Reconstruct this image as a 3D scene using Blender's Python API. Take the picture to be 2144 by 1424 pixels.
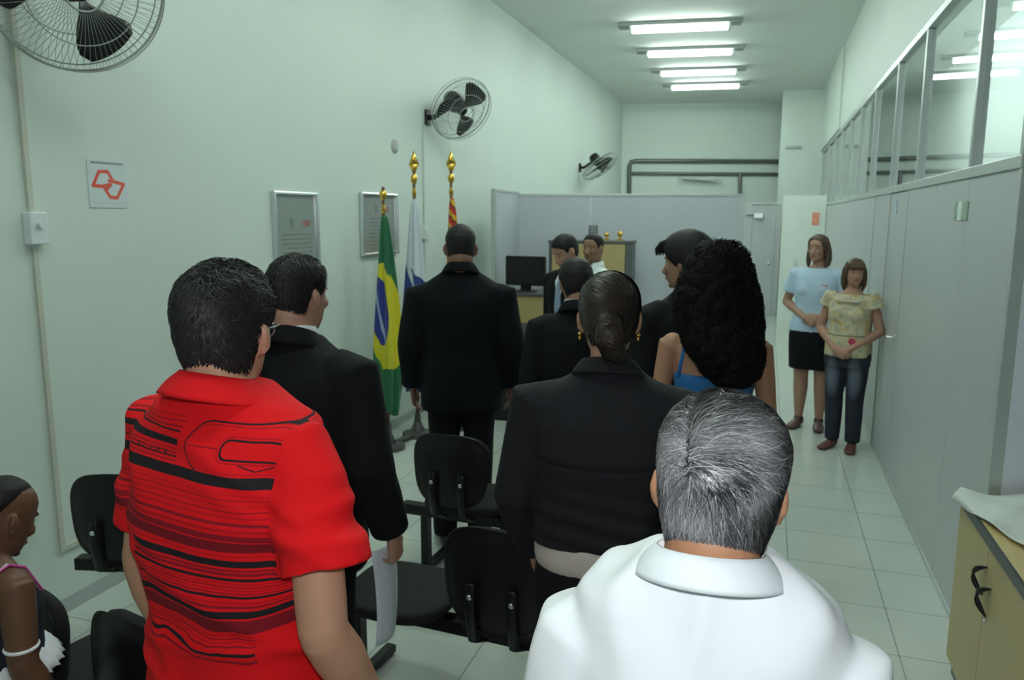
import bpy, math, random
import numpy as np
from mathutils import Vector, Matrix, bvhtree
random.seed(7); RNG=np.random.RandomState(7)
PI=math.pi
for o in list(bpy.data.objects): bpy.data.objects.remove(o)
SC=bpy.context.scene; COL=SC.collection

# ------------------------------------------------------------------ camera
CAM=Vector((0,0,1.85)); FPX=1628.0
def cam_axes(yaw=-.31453,pitch=-.15837,roll=.00365):
    cy,sy,cp,sp=math.cos(yaw),math.sin(yaw),math.cos(pitch),math.sin(pitch)
    f=Vector((sy*cp,cy*cp,sp)); r=Vector((cy,-sy,0)); u=r.cross(f)
    return r*math.cos(roll)+u*math.sin(roll), u*math.cos(roll)-r*math.sin(roll), f
CR,CU,CF=cam_axes()
cd=bpy.data.cameras.new('camera'); cam=bpy.data.objects.new('camera',cd); COL.objects.link(cam)
cd.sensor_fit='HORIZONTAL'; cd.sensor_width=36; cd.lens=FPX/2144*36; cd.clip_start=.05
M=Matrix((CR,CU,-CF)).transposed().to_4x4(); M.translation=CAM; cam.matrix_world=M
cd.dof.use_dof=True; cd.dof.focus_distance=1.3; cd.dof.aperture_fstop=9.0
SC.camera=cam
SC.view_settings.view_transform='Standard'; SC.view_settings.look='None'
SC.view_settings.gamma=1.0; SC.view_settings.exposure=0.0; SC.view_settings.use_curve_mapping=False
w=bpy.data.worlds.new('world'); SC.world=w; w.use_nodes=True
w.node_tree.nodes['Background'].inputs[0].default_value=(.75,.95,.85,1); w.node_tree.nodes['Background'].inputs[1].default_value=.05
# the photographer's flash, just above the lens
fl=bpy.data.lights.new('camera_flash','SPOT'); fl.energy=42; fl.color=(.93,.96,1.0); fl.shadow_soft_size=.03
fl.spot_size=math.radians(110); fl.spot_blend=.6
flo=bpy.data.objects.new('camera_flash',fl); COL.objects.link(flo)
M2=M.copy(); M2.translation=CAM+CU*.11-CF*.02; flo.matrix_world=M2
LAMP=42.0   # emission of the fluorescent tubes

def at(px,py,X=None,Y=None,Z=None):
    d=CR*((px-1072)/FPX)-CU*((py-712)/FPX)+CF
    if X is not None:t=(X)/d.x
    elif Y is not None:t=Y/d.y
    else:t=(Z-1.85)/d.z
    return CAM+d*t

# ------------------------------------------------------------------ shader helpers
class S:
    """tiny wrapper so shader maths can be written as expressions"""
    def __init__(s,nt,sock): s.nt=nt; s.k=sock
def _m(nt,op,*a,clamp=False):
    n=nt.nodes.new('ShaderNodeMath'); n.operation=op; n.use_clamp=clamp
    for i,v in enumerate(a):
        if isinstance(v,S): nt.links.new(v.k,n.inputs[i])
        else: n.inputs[i].default_value=v
    return S(nt,n.outputs[0])
S.__add__=lambda s,o:_m(s.nt,'ADD',s,o); S.__radd__=S.__add__
S.__sub__=lambda s,o:_m(s.nt,'SUBTRACT',s,o); S.__rsub__=lambda s,o:_m(s.nt,'SUBTRACT',o,s)
S.__mul__=lambda s,o:_m(s.nt,'MULTIPLY',s,o); S.__rmul__=S.__mul__
S.__truediv__=lambda s,o:_m(s.nt,'DIVIDE',s,o)
def sabs(a): return _m(a.nt,'ABSOLUTE',a)
def smax(a,b): return _m((a if isinstance(a,S) else b).nt,'MAXIMUM',a,b)
def smin(a,b): return _m((a if isinstance(a,S) else b).nt,'MINIMUM',a,b)
def lt(a,b): return _m((a if isinstance(a,S) else b).nt,'LESS_THAN',a,b)
def gt(a,b): return _m((a if isinstance(a,S) else b).nt,'GREATER_THAN',a,b)
def ssq(a): return _m(a.nt,'SQRT',a)
def soft(d,w): # 1 where d<0, soft over w
    return _m(d.nt,'MULTIPLY_ADD',d,-1.0/w,0.5,clamp=True)
def rgb(h): return tuple(((c/255)/12.92 if c/255<=.04045 else ((c/255+.055)/1.055)**2.4) for c in h)
def mixc(nt,f,a,b):
    n=nt.nodes.new('ShaderNodeMix'); n.data_type='RGBA'
    for i,v in ((0,f),(6,a),(7,b)):
        if isinstance(v,S): nt.links.new(v.k,n.inputs[i])
        elif i==0: n.inputs[0].default_value=v
        else: n.inputs[i].default_value=(*v[:3],1)
    return S(nt,n.outputs[2])
def coords(nt):
    t=nt.nodes.new('ShaderNodeTexCoord'); sp=nt.nodes.new('ShaderNodeSeparateXYZ')
    nt.links.new(t.outputs['Object'],sp.inputs[0])
    return S(nt,t.outputs['Object']),S(nt,sp.outputs[0]),S(nt,sp.outputs[1]),S(nt,sp.outputs[2])
def noise(nt,vec,scale,detail=3,stretch=None):
    v=vec
    if stretch:
        mp=nt.nodes.new('ShaderNodeMapping'); mp.inputs['Scale'].default_value=stretch
        nt.links.new(vec.k,mp.inputs[0]); v=S(nt,mp.outputs[0])
    n=nt.nodes.new('ShaderNodeTexNoise'); n.inputs['Scale'].default_value=scale; n.inputs['Detail'].default_value=detail
    nt.links.new(v.k,n.inputs['Vector']); return S(nt,n.outputs[0])
MATS={}
def mat(name,col=(.5,.5,.5),rough=.5,metal=0,spec=.5,var=.06,vscale=8,bump=.0,bscale=60,stretch=None,emit=None,es=0,sheen=0,paint=None,sss=0,attr=None,aniso=0,coat=0):
    if name in MATS: return MATS[name]
    m=bpy.data.materials.new(name); m.use_nodes=True; nt=m.node_tree; b=nt.nodes['Principled BSDF']
    b.inputs['Roughness'].default_value=rough; b.inputs['Metallic'].default_value=metal
    b.inputs['Specular IOR Level'].default_value=spec
    if sheen: b.inputs['Sheen Weight'].default_value=sheen
    if coat: b.inputs['Coat Weight'].default_value=coat
    if aniso: b.inputs['Anisotropic'].default_value=aniso
    if sss: b.inputs['Subsurface Weight'].default_value=sss; b.inputs['Subsurface Radius'].default_value=(.02,.008,.004); b.inputs['Subsurface Scale'].default_value=.3
    vec,x,y,z=coords(nt)
    if attr:
        a=nt.nodes.new('ShaderNodeAttribute'); a.attribute_name=attr; base=S(nt,a.outputs['Color'])
    else: base=None
    if paint: base=paint(nt,vec,x,y,z)
    if base is None:
        n=noise(nt,vec,vscale,3,stretch)
        base=mixc(nt,n,tuple(c*(1-var) for c in col),tuple(min(1,c*(1+var)) for c in col))
    nt.links.new(base.k,b.inputs['Base Color'])
    if bump:
        n2=noise(nt,vec,bscale,4,stretch); bn=nt.nodes.new('ShaderNodeBump'); bn.inputs['Strength'].default_value=bump; bn.inputs['Distance'].default_value=.004
        nt.links.new(n2.k,bn.inputs['Height']); nt.links.new(bn.outputs[0],b.inputs['Normal'])
    if emit: b.inputs['Emission Color'].default_value=(*emit,1); b.inputs['Emission Strength'].default_value=es
    MATS[name]=m; return m

# ------------------------------------------------------------------ mesh helpers
class MB:
    def __init__(s): s.v=[]; s.f=[]; s.n=0
    def add(s,v,f):
        v=np.asarray(v,float).reshape(-1,3); s.v.append(v); s.f+= [tuple(i+s.n for i in q) for q in f]; s.n+=len(v); return s
    def verts(s): return np.concatenate(s.v) if s.v else np.zeros((0,3))
def box(mb,a,b):
    x0,y0,z0=a; x1,y1,z1=b
    return mb.add([(x0,y0,z0),(x1,y0,z0),(x1,y1,z0),(x0,y1,z0),(x0,y0,z1),(x1,y0,z1),(x1,y1,z1),(x0,y1,z1)],
      [(0,3,2,1),(4,5,6,7),(0,1,5,4),(1,2,6,5),(2,3,7,6),(3,0,4,7)])
def obox(mb,p0,p1,th,z0,z1):
    """vertical slab from p0 to p1 (xy) of thickness th"""
    p0=np.array(p0[:2],float);p1=np.array(p1[:2],float);d=p1-p0;d/=np.linalg.norm(d);n=np.array([-d[1],d[0]])*th/2
    q=[p0-n,p1-n,p1+n,p0+n]
    return mb.add([(*a,z0) for a in q]+[(*a,z1) for a in q],[(0,3,2,1),(4,5,6,7),(0,1,5,4),(1,2,6,5),(2,3,7,6),(3,0,4,7)])
def rings(mb,R,cap=True,closed=True):
    """R: list of arrays (n,3) -> lofted tube"""
    n=len(R[0]); v=np.concatenate(R); f=[]
    for i in range(len(R)-1):
        for j in range(n if closed else n-1):
            a=i*n+j; b=i*n+(j+1)%n; f.append((a,b,b+n,a+n))
    if cap: f.append(tuple(range(n))[::-1]); f.append(tuple(range((len(R)-1)*n,len(R)*n)))
    return mb.add(v,f)
def tube(mb,pts,rad,n=14,ref=(0,1,0),roundcap=True):
    """pts list; rad list of float or (ra,rb) ; ref gives the direction of ra"""
    P=[np.array(p,float) for p in pts]; rr=[(r,r) if np.isscalar(r) else r for r in rad]
    if roundcap:
        d0=P[0]-P[1]; d0/=np.linalg.norm(d0)+1e-9; d1=P[-1]-P[-2]; d1/=np.linalg.norm(d1)+1e-9
        a,b=rr[0]; c,d=rr[-1]; m0=min(a,b); m1=min(c,d)
        P=[P[0]+d0*m0*.95,P[0]+d0*m0*.7]+P+[P[-1]+d1*m1*.7,P[-1]+d1*m1*.95]
        rr=[(a*.3,b*.3),(a*.75,b*.75)]+rr+[(c*.75,d*.75),(c*.3,d*.3)]
    R=[]; ref=np.array(ref,float); t=np.linspace(0,2*PI,n,endpoint=False)
    for i in range(len(P)):
        d=P[min(i+1,len(P)-1)]-P[max(i-1,0)]; d/=np.linalg.norm(d)+1e-9
        u=ref-d*np.dot(ref,d)
        if np.linalg.norm(u)<1e-3: u=np.array([1,0,0.])-d*d[0]
        u/=np.linalg.norm(u); w_=np.cross(d,u); ref=u
        R.append(P[i]+np.outer(np.cos(t)*rr[i][0],u)+np.outer(np.sin(t)*rr[i][1],w_))
    return rings(mb,R)
def ellip(mb,c,r,rot=None,nu=20,nv=12):
    t=np.linspace(0,2*PI,nu,endpoint=False); R=[]
    rot=np.eye(3) if rot is None else np.array(rot)
    for k in range(nv+1):
        ph=-PI/2+PI*(k+.02)/(nv+.04); 
        p=np.stack([np.cos(t)*np.cos(ph)*r[0],np.sin(t)*np.cos(ph)*r[1],np.full(nu,np.sin(ph))*r[2]],1)
        R.append(p@rot.T+np.array(c))
    return rings(mb,R)
def supere(z,rx,ry,yc=0,e=2.4,n=40,xc=0):
    t=np.linspace(0,2*PI,n,endpoint=False); c,s=np.cos(t),np.sin(t)
    return np.stack([xc+np.sign(c)*np.abs(c)**(2/e)*rx,yc+np.sign(s)*np.abs(s)**(2/e)*ry,np.full(n,z)],1)
def lathe(mb,prof,c=(0,0,0),n=24,axis='Z',rot=None):
    t=np.linspace(0,2*PI,n,endpoint=False); R=[]
    for r,z in prof:
        p=np.stack([np.cos(t)*r,np.sin(t)*r,np.full(n,z)],1)
        if rot is not None: p=p@np.array(rot).T
        R.append(p+np.array(c))
    return rings(mb,R)
def mesh_from(v,f,name,smooth=True):
    me=bpy.data.meshes.new(name); me.from_pydata([tuple(p) for p in v],[],f); me.update()
    if smooth: me.polygons.foreach_set('use_smooth',[True]*len(me.polygons))
    return me
def link(name,me,m,parent=None):
    o=bpy.data.objects.new(name,me); COL.objects.link(o)
    if m is not None: me.materials.append(m)
    if parent is not None: o.parent=parent
    return o
def obj(name,mb,m,parent=None,smooth=False,bevel=0):
    o=link(name,mesh_from(mb.verts(),mb.f,name,smooth),m,parent)
    if bevel:
        b=o.modifiers.new('bevel','BEVEL'); b.width=bevel; b.segments=2; b.limit_method='ANGLE'
    return o
def empty(name,loc,rz=0,label=None,cat=None,group=None):
    o=bpy.data.objects.new(name,None); COL.objects.link(o); o.location=loc; o.rotation_euler=(0,0,rz); o.empty_display_size=.1
    tag(o,label,cat,group); return o
def tag(o,label=None,cat=None,group=None,kind=None):
    if label:o['label']=label
    if cat:o['category']=cat
    if group:o['group']=group
    if kind:o['kind']=kind
    return o
def struct(name,mb,m,smooth=False,bevel=0): return tag(obj(name,mb,m,None,smooth,bevel),kind='structure')
def copy_tree(o,parent=None):
    c=o.copy(); COL.objects.link(c); c.parent=parent
    for ch in o.children: copy_tree(ch,c)
    return c
def remesh(mb,voxel,smooth=4,sf=.5):
    me=mesh_from(mb.verts(),mb.f,'tmp'); o=bpy.data.objects.new('tmp',me); COL.objects.link(o)
    r=o.modifiers.new('r','REMESH'); r.mode='VOXEL'; r.voxel_size=voxel; r.adaptivity=0
    if smooth:
        s=o.modifiers.new('s','SMOOTH'); s.iterations=smooth; s.factor=sf
    dg=bpy.context.evaluated_depsgraph_get(); dg.update(); e=o.evaluated_get(dg); m2=e.to_mesh()
    v=np.empty(len(m2.vertices)*3); m2.vertices.foreach_get('co',v); v=v.reshape(-1,3).copy()
    nv=np.empty(len(m2.vertices)*3); m2.vertices.foreach_get('normal',nv); nv=nv.reshape(-1,3).copy()
    f=[tuple(p.vertices) for p in m2.polygons]
    e.to_mesh_clear(); bpy.data.objects.remove(o); bpy.data.meshes.remove(me)
    return v,nv,f
def wob(P,k,seed,n=7,ani=(1,1,1)):
    r=np.random.RandomState(seed); o=np.zeros(len(P))
    for i in range(n):
        d=r.randn(3)*np.array(ani); d/=np.linalg.norm(d); kk=k*(.6+1.1*r.rand())
        o+=np.sin(P@(d*kk)+r.rand()*6.28+1.3*np.sin(P@(r.randn(3)*k*.25)+r.rand()*6))
    return o/n
def ridge(x): return (1-np.abs(x)*2.2).clip(-.6,1)
def crease(P,k,seed,n=5,ani=(1,1,1),warp=.6):
    # soft-edged creases: sharpened waves along random directions, bent by a slow warp
    r=np.random.RandomState(seed); o=np.zeros(len(P))
    for i in range(n):
        d=r.randn(3)*np.array(ani); d/=np.linalg.norm(d); kk=k*(.6+.9*r.rand()); e=r.randn(3); e/=np.linalg.norm(e)
        ph=P@(d*kk)+r.rand()*6.28+warp*2*np.sin(P@(e*k*.35)+r.rand()*6); m=np.clip(np.sin(P@(e*k*.3)+r.rand()*6)*1.5+.1,0,1)
        o+=(np.exp(-((np.abs(np.sin(ph*.5)))/.28)**2)-.25)*m
    return o/n*1.6
def set_col(me,arr,name='tint'):
    a=me.color_attributes.new(name,'FLOAT_COLOR','POINT'); c=np.ones((len(arr),4)); c[:,:3]=arr; a.data.foreach_set('color',c.ravel())
# ------------------------------------------------------------------ materials of the room
def p_floor(nt,vec,x,y,z):
    T=.43
    fx=_m(nt,'FRACT',(x-.198)/T); fy=_m(nt,'FRACT',(y-.42)/T)
    dx=sabs(fx-.5); dy=sabs(fy-.5)
    g=soft(.4945-smax(dx,dy),.003)
    n=noise(nt,vec,2.5,4); base=mixc(nt,n,(.50,.55,.50),(.60,.64,.59))
    return mixc(nt,g,base,(.20,.23,.21))
m_wall=mat('wall_paint',(.66,.74,.69),.6,var=.03,vscale=1.5,bump=.05,bscale=120)
m_ceil=mat('ceiling_paint',(.76,.80,.77),.8,var=.02)
m_floor=mat('floor_tiles',rough=.16,spec=.5,paint=p_floor)
m_panel=mat('partition_laminate',(.47,.50,.51),.38,var=.03,vscale=300,bump=.03,bscale=300)
m_alu=mat('painted_aluminium',(.50,.54,.54),.35,.3,var=.03)
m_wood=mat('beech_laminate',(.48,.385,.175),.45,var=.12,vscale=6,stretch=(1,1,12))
m_blk=mat('black_plastic',(.006,.006,.007),.35,spec=.35,var=.1)
m_blkfab=mat('black_upholstery',(.005,.005,.006),.85,var=.3,vscale=200,bump=.2,bscale=500,sheen=.0)
m_trimdark=mat('dark_edging',(.05,.06,.06),.4)
m_white=mat('white_plastic',(.72,.78,.80),.35,var=.02)
m_cond=mat('cream_conduit',(.55,.57,.48),.5,var=.03)
m_metal=mat('grey_steel_pipe',(.16,.17,.17),.4,.6)
m_chrome=mat('chrome',(.8,.8,.8),.15,1,var=.02)
m_gold=mat('polished_brass',(.75,.48,.10),.22,1,var=.05)
m_kick=mat('tile_skirting',(.42,.47,.46),.3,var=.05)
CZ=4.2; XL=-3.05; XR=.92
# shell
s=MB(); box(s,(-3.3,-2.6,-.1),(4.2,18.2,0)); struct('floor',s,m_floor)
s=MB(); box(s,(-3.3,-2.6,CZ),(4.2,18.2,CZ+.1)); struct('ceiling',s,m_ceil)
s=MB(); box(s,(XL-.15,-2.6,0),(XL,17.2,CZ)); struct('wall_left',s,m_wall)
s=MB(); obox(s,(XL-.1,16.95),(1.2,18.0),.12,0,CZ); struct('wall_back',s,m_wall)
s=MB(); box(s,(XL,-2.7,0),(4.2,-2.6,CZ)); struct('wall_front',s,m_wall)
s=MB(); box(s,(XR-.03,3.43,3.07),(XR+.12,17.6,CZ)); 
box(s,(XR-.055,12.1,3.07),(XR-.03,16.1,CZ)); struct('wall_right',s,m_wall)
s=MB(); box(s,(2.62,3.5,0),(2.72,18,CZ)); struct('wall_office',s,mat('white_office_paint',(.86,.92,.90),.7,var=.02))
s=MB(); box(s,(.14,16.1,0),(XR,17.5,CZ)); struct('trim_1',s,m_wall)     # pillar
s=MB(); box(s,(XL,-2.6,0),(XL+.012,16.8,.075)); struct('baseboard_left',s,m_kick)
# right partition: laminate panels, rail, glass, mullions
muls=[3.45,4.26,5.7,6.85,8.2,9.4,10.6,11.8,13.0,14.3,15.9]
YD0,YD1=5.98,6.78
s=MB(); e=.003
pan=[3.45,4.26,5.02,YD0,YD1,7.7,8.2,9.4,10.6,11.8,13.0,14.3,15.9]
for a,b in zip(pan[:-1],pan[1:]):
    if a==YD0: continue
    box(s,(XR-.02,a+e,.035),(XR+.02,b-e,2.035))
struct('wall_partition',s,m_panel,bevel=.002)
s=MB()
for y in [3.45,YD0-.018,YD1+.018,7.72]: box(s,(XR-.026,y-.018,0),(XR+.026,y+.018,2.04))
box(s,(XR-.03,3.43,2.035),(XR+.03,15.9,2.085)); box(s,(XR-.024,3.43,0),(XR+.024,YD0-.02,.035)); box(s,(XR-.024,YD1+.02,0),(XR+.024,15.9,.035))
box(s,(XR-.03,3.43,3.02),(XR+.03,15.9,3.075))
struct('trim_2',s,m_alu,bevel=.003)
s=MB()
for y in muls: box(s,(XR-.028,y-.02,2.085),(XR+.028,y+.02,3.02))
struct('trim_3',s,m_alu,bevel=.003)
mg=bpy.data.materials.new('partition_glass'); mg.use_nodes=True; b=mg.node_tree.nodes['Principled BSDF']
b.inputs['Base Color'].default_value=(.93,.98,.97,1); b.inputs['Roughness'].default_value=.01; b.inputs['Transmission Weight'].default_value=1; b.inputs['IOR'].default_value=1.52
for i,(a,c) in enumerate(zip(muls[:-1],muls[1:])):
    s=MB(); box(s,(XR-.003,a+.015,2.08),(XR+.003,c-.015,3.025)); struct('window_%d'%(i+1),s,mg)
# the partition turns the corner behind the low cabinet
s=MB(); box(s,(XR+.02,3.43,.035),(2.6,3.47,2.04)); struct('wall_return',s,mat('flashlit_return_laminate',(.80,.82,.92),.4,var=.02))  # flash light on this face is put into the paler laminate colour
s=MB(); box(s,(XR+.02,3.42,2.035),(2.6,3.48,2.085)); box(s,(XR+.02,3.42,3.02),(2.6,3.48,3.075)); struct('trim_4',s,m_alu,bevel=.003)
s=MB(); box(s,(XR+.03,3.447,2.085),(2.6,3.453,3.02)); struct('window_11',s,mg)
s=MB(); box(s,(2.6,3.40,0),(4.1,3.5,CZ)); box(s,(XR-.03,3.41,3.075),(2.6,3.49,CZ)); struct('wall_side',s,m_wall)
# door in the partition
d=MB(); box(d,(XR-.018,YD0+.003,.01),(XR+.018,YD1-.003,2.03)); do=struct('door_1',d,m_panel,bevel=.002)
h=MB(); tube(h,[(XR-.018,6.07,1.0),(XR-.06,6.07,1.0),(XR-.065,6.09,1.0),(XR-.065,6.19,1.0)],[.011]*4,10); lathe(h,[(.026,0),(.026,.008)],(XR-.018,6.07,1.0),16,rot=[[0,0,-1],[0,1,0],[1,0,0]])
obj('door_handle',h,m_chrome,do,True)
def p_badge(nt,vec,x,y,z):
    n=noise(nt,vec,60,2); return mixc(nt,gt(n,.52),(.62,.70,.74),(.22,.38,.55))
g=MB(); box(g,(XR-.022,6.44,1.87),(XR-.0185,6.56,1.98)); tag(obj('door_sign',g,mat('door_sign_print',rough=.4,paint=p_badge)),'small pale blue square sign on the partition door','sign')
# green notice on the partition
def p_green(nt,vec,x,y,z):
    u=(y-4.225)/.27; v=(z-1.81)/.14
    white=lt(sabs(u-.62),.16)*lt(sabs(v-.55),.38); n=noise(nt,vec,25,2)
    c=mixc(nt,gt(n,.5),(.20,.30,.22),(.30,.42,.33)); return mixc(nt,white,c,(.75,.85,.78))
a=at(2002,423,X=XR-.02); b_=at(2026,462,X=XR-.02)
g=MB(); box(g,(XR-.024,b_.y,b_.z),(XR-.0205,a.y,a.z)); tag(obj('notice',g,mat('green_notice_print',rough=.4,paint=p_green)),'small green and white notice stuck on the grey partition panel','sign')
# far partition with door, white panel beside it
s=MB(); obox(s,(-1.3,15.3),(-.32,15.3),.05,0,2.08); obox(s,(.10,15.3),(.22,15.3),.05,0,2.08); struct('wall_far',s,m_panel)
s=MB(); box(s,(-.30,15.28,.01),(.09,15.33,2.08)); d2=struct('door_2',s,m_panel)
s=MB(); box(s,(-.33,15.26,2.08),(.13,15.34,2.12)); box(s,(-.33,15.26,0),(-.30,15.34,2.08)); box(s,(.09,15.26,0),(.12,15.34,2.08)); struct('trim_5',s,m_alu)
h=MB(); lathe(h,[(.02,0),(.028,.02),(.02,.05)],(.04,15.28,1.0),14,rot=[[1,0,0],[0,0,-1],[0,1,0]]); obj('door_knob',h,m_chrome,d2,True)
p=at(1588,452,Y=15.2); t=empty('door_closer',(p.x,15.26,p.z),0,'small bright white door closer at the top of the far door','closer')
s=MB(); box(s,(-.08,-.06,-.045),(.08,0,.045)); obj('housing',s,mat('white_gloss',(.95,.97,.97),.1),t,bevel=.015)
s=MB(); box(s,(-.22,-.03,.0),(-.07,-.015,.02)); obj('arm',s,m_metal,t)
s=MB(); box(s,(.22,13.9,0),(XR-.03,13.94,2.2)); struct('wall_panel',s,mat('bright_white_laminate',(.78,.85,.80),.5,var=.02))
def p_or(nt,vec,x,y,z):
    v=_m(nt,'FRACT',(z-1.72)/.035); u=noise(nt,vec,60,1)
    return mixc(nt,lt(sabs(v-.5),.22)*gt(u,.42),(.80,.16,.07),(.85,.62,.50))
p=at(1708,458,Y=13.88); g=MB(); box(g,(p.x-.055,13.89,p.z-.105),(p.x+.055,13.898,p.z+.105)); tag(obj('safety_sign',g,mat('orange_sign_print',rough=.5,paint=p_or)),'small orange sign with white lines on the far white panel','sign')
p=at(1660,645-20,Y=13.88)
p=at(1665,548,Y=13.88); g=MB(); box(g,(p.x-.035,13.885,p.z-.055),(p.x+.035,13.9,p.z+.055)); box(g,(p.x-.012,13.88,p.z-.03),(p.x+.012,13.886,p.z+.03)); tag(obj('light_switch',g,m_white,bevel=.003),'white switch plate on the far white panel, left of the orange sign','switch')
p=at(1661,308,Y=16.09); g=MB(); box(g,(p.x-.14,16.06,p.z-.025),(p.x+.14,16.098,p.z+.02)); box(g,(p.x-.12,16.05,p.z-.012),(p.x+.12,16.06,p.z+.01)); tag(obj('emergency_light',g,mat('grey_fixture',(.45,.5,.48),.5)),'slim grey fixture fixed high on the white pillar','light fitting')
# pipes on the back wall
def bw(px,py): # point on the back wall
    for k in range(40): pass
    d=CR*((px-1072)/FPX)-CU*((py-712)/FPX)+CF; n=Vector((-1.05,4.35,0)).normalized(); p0=Vector((XL-.1,16.95,0))+(-n)*.11
    return CAM+d*((p0-CAM).dot(n)/d.dot(n))
t=empty('wall_piping',bw(1320,337),0,'dark grey pipes bent along the far back wall above the partition','pipe')
o0=bw(1320,337)
def pipe(name,pts,r,par):
    s=MB(); tube(s,[bw(*q)-o0 for q in pts],[r]*len(pts),10); return obj(name,s,m_metal,par,True)
pipe('upper_pipe',[(1317,440),(1318,348),(1322,339),(1332,337),(1640,338)],.045,t)
pipe('lower_pipe',[(1318,363),(1640,365)],.035,t)
pipe('drop_pipe',[(1549,366),(1549,430)],.04,t)
a=bw(1467,376); s=MB(); tube(s,[bw(1423,373)+Vector((0,-.05,0))-a,bw(1512,379)+Vector((0,-.05,0))-a],[.022,.022],10); box(s,(-.35,-.02,-.0),(.35,.03,.05))
o=obj('tube_light',s,mat('unlit_tube',(.55,.6,.58),.4)); o.location=a+Vector((0,-.08,0)); tag(o,'unlit grey strip light low on the far back wall under the pipes','light')
# cubicle partition in the middle distance
A=at(1034,395,Y=7.6); B=at(1083,402,Y=8.6); C=at(1556,410,Y=9.1)
s=MB(); 
def seg(mb,a,b,n,z1):
    for i in range(n):
        p=a.lerp(b,i/n); q=a.lerp(b,(i+1)/n); d=(b-a).normalized()*.004; obox(mb,p+d,q-d,.04,.03,z1)
t=empty('office_partition',(0,0,0),0,'grey laminate partition screen closing off the middle of the hall','partition')
s=MB(); seg(s,B,C,3,(B.z+C.z)/2-.03); obj('long_panel',s,mat('cubicle_laminate',(.52,.55,.60),.4,var=.03,vscale=200),t)
s=MB(); seg(s,A,B,1,A.z-.03); obj('side_panel',s,MATS['cubicle_laminate'],t)
s=MB(); obox(s,A,B,.05,A.z-.03,A.z); obox(s,B,C,.05,(B.z+C.z)/2-.03,(B.z+C.z)/2)
for p in (A,B,C): box(s,(p.x-.025,p.y-.025,0),(p.x+.025,p.y+.025,p.z))
obj('rail',s,m_alu,t,bevel=.003)
def on_part(px,py,off=.03): # a point in front of the long panel
    d=CR*((px-1072)/FPX)-CU*((py-712)/FPX)+CF; dd=(C-B); n=Vector((-dd.y,dd.x,0)).normalized(); p0=B-n*off
    return CAM+d*((p0-CAM).dot(n)/d.dot(n))
ang=math.atan2(C.y-B.y,C.x-B.x)
p=on_part(1242,482); g=MB(); box(g,(-.05,-.004,-.055),(.05,.004,.055)); 
def p_small(nt,vec,x,y,z):
    f=_m(nt,'FRACT',z/.028); return mixc(nt,lt(sabs(f-.5),.22)*lt(sabs(x),.035),(.12,.13,.14),(.40,.42,.42))
o=obj('notice',g,mat('dark_notice_print',rough=.5,paint=p_small)); o.location=p; o.rotation_euler=(0,0,ang); tag(o,'small dark square notice on the grey partition above the wooden cabinet','sign')
# ceiling fluorescent fittings
m_tube=mat('lit_tube',(1,1,1),.5,emit=(.86,1.0,.92),es=LAMP)
m_fix=mat('fitting_grey',(.35,.38,.36),.5)
m_fill_tube=mat('office_fill_tube',(1,1,1),.5,emit=(.88,1.0,.96),es=LAMP*1.3)  # tubes of the added office fill lights, stronger than the hall's
def fitting(x,y,rz,lab,grp='ceiling strip lights'):
    t=empty('ceiling_light',(x,y,CZ),rz,lab,'light',grp)
    s=MB(); box(s,(-.74,-.11,-.045),(.74,.11,0)); obj('housing',s,m_fix,t,bevel=.005)
    for dy in (-.045,.045):
        s=MB(); tube(s,[(-.56,dy,-.08),(.56,dy,-.08)],[.022,.022],10); tb=obj('lamp_tube',s,m_tube if x<1 else m_fill_tube,t,True)
    for dx in (-.59,.59):
        s=MB(); box(s,(dx-.015,-.075,-.1),(dx+.015,.075,-.045)); obj('lamp_holder',s,m_white,t)
for i,(x,y,lab) in enumerate([(-1.16,10.15,'nearest lit strip light in view on the ceiling, largest of the four'),(-1.18,11.7,'lit ceiling strip light, second from the camera'),(-1.2,13.3,'lit ceiling strip light, third from the camera'),(-1.2,14.75,'lit ceiling strip light farthest from the camera, closest to the back wall')]):
    fitting(x,y,math.radians(7),lab)
fitting(-1.15,8.3,math.radians(7),'lit ceiling strip light just above the top edge of the photo')
fitting(-1.15,4.6,math.radians(7),'lit ceiling strip light over the standing audience')
# extra unseen fittings, added to brighten the near hall walls
fitting(-1.15,6.5,math.radians(7),'unseen lit strip light added above the flagpoles')
fitting(-1.15,2.8,math.radians(7),'unseen lit strip light added above the suited man by the wall')
fitting(-1.15,1.0,math.radians(7),'unseen lit strip light added above the red polo shirt')
for yy,lab in ((5.5,'unseen fill light added in the office nearest the low cabinet'),(7.6,'unseen fill light added in the middle of the glazed office'),(10.8,'unseen fill light added at the far end of the glazed office')):  # added fill lights, hidden above the glass, to brighten the office
    fitting(1.3,yy,math.radians(90),lab,'added office fill lights'); fitting(1.3,yy+1.55,math.radians(90),lab+', next along','added office fill lights')
# ------------------------------------------------------------------ things on the left wall
def wallp(px,py,off=0): return at(px,py,X=XL+off)
t=empty('wall_conduit',(XL,2.6,0),0,'thin cream cable conduit running down the left wall beside the state logo sign','conduit')
s=MB(); box(s,(0,-.012,1.87),(.018,.012,3.6)); obj('upper_run',s,m_cond,t)
s=MB(); box(s,(0,-.008,.30),(.014,.016,1.70)); obj('lower_run',s,m_cond,t)
s=MB(); box(s,(0,.016,.30),(.014,.75,.322)); obj('floor_run',s,m_cond,t)
p=wallp(67,478); t=empty('fan_switch',(XL,p.y,p.z),0,'white fan control switch box at the conduit on the left wall','switch')
s=MB(); box(s,(.0,-.045,-.07),(.045,.045,.07)); obj('cover',s,m_white,t,bevel=.006); s=MB(); lathe(s,[(.018,0),(.015,.016)],(.045,0,.015),16,rot=[[0,0,1],[0,1,0],[-1,0,0]]); obj('knob',s,m_white,t)
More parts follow.
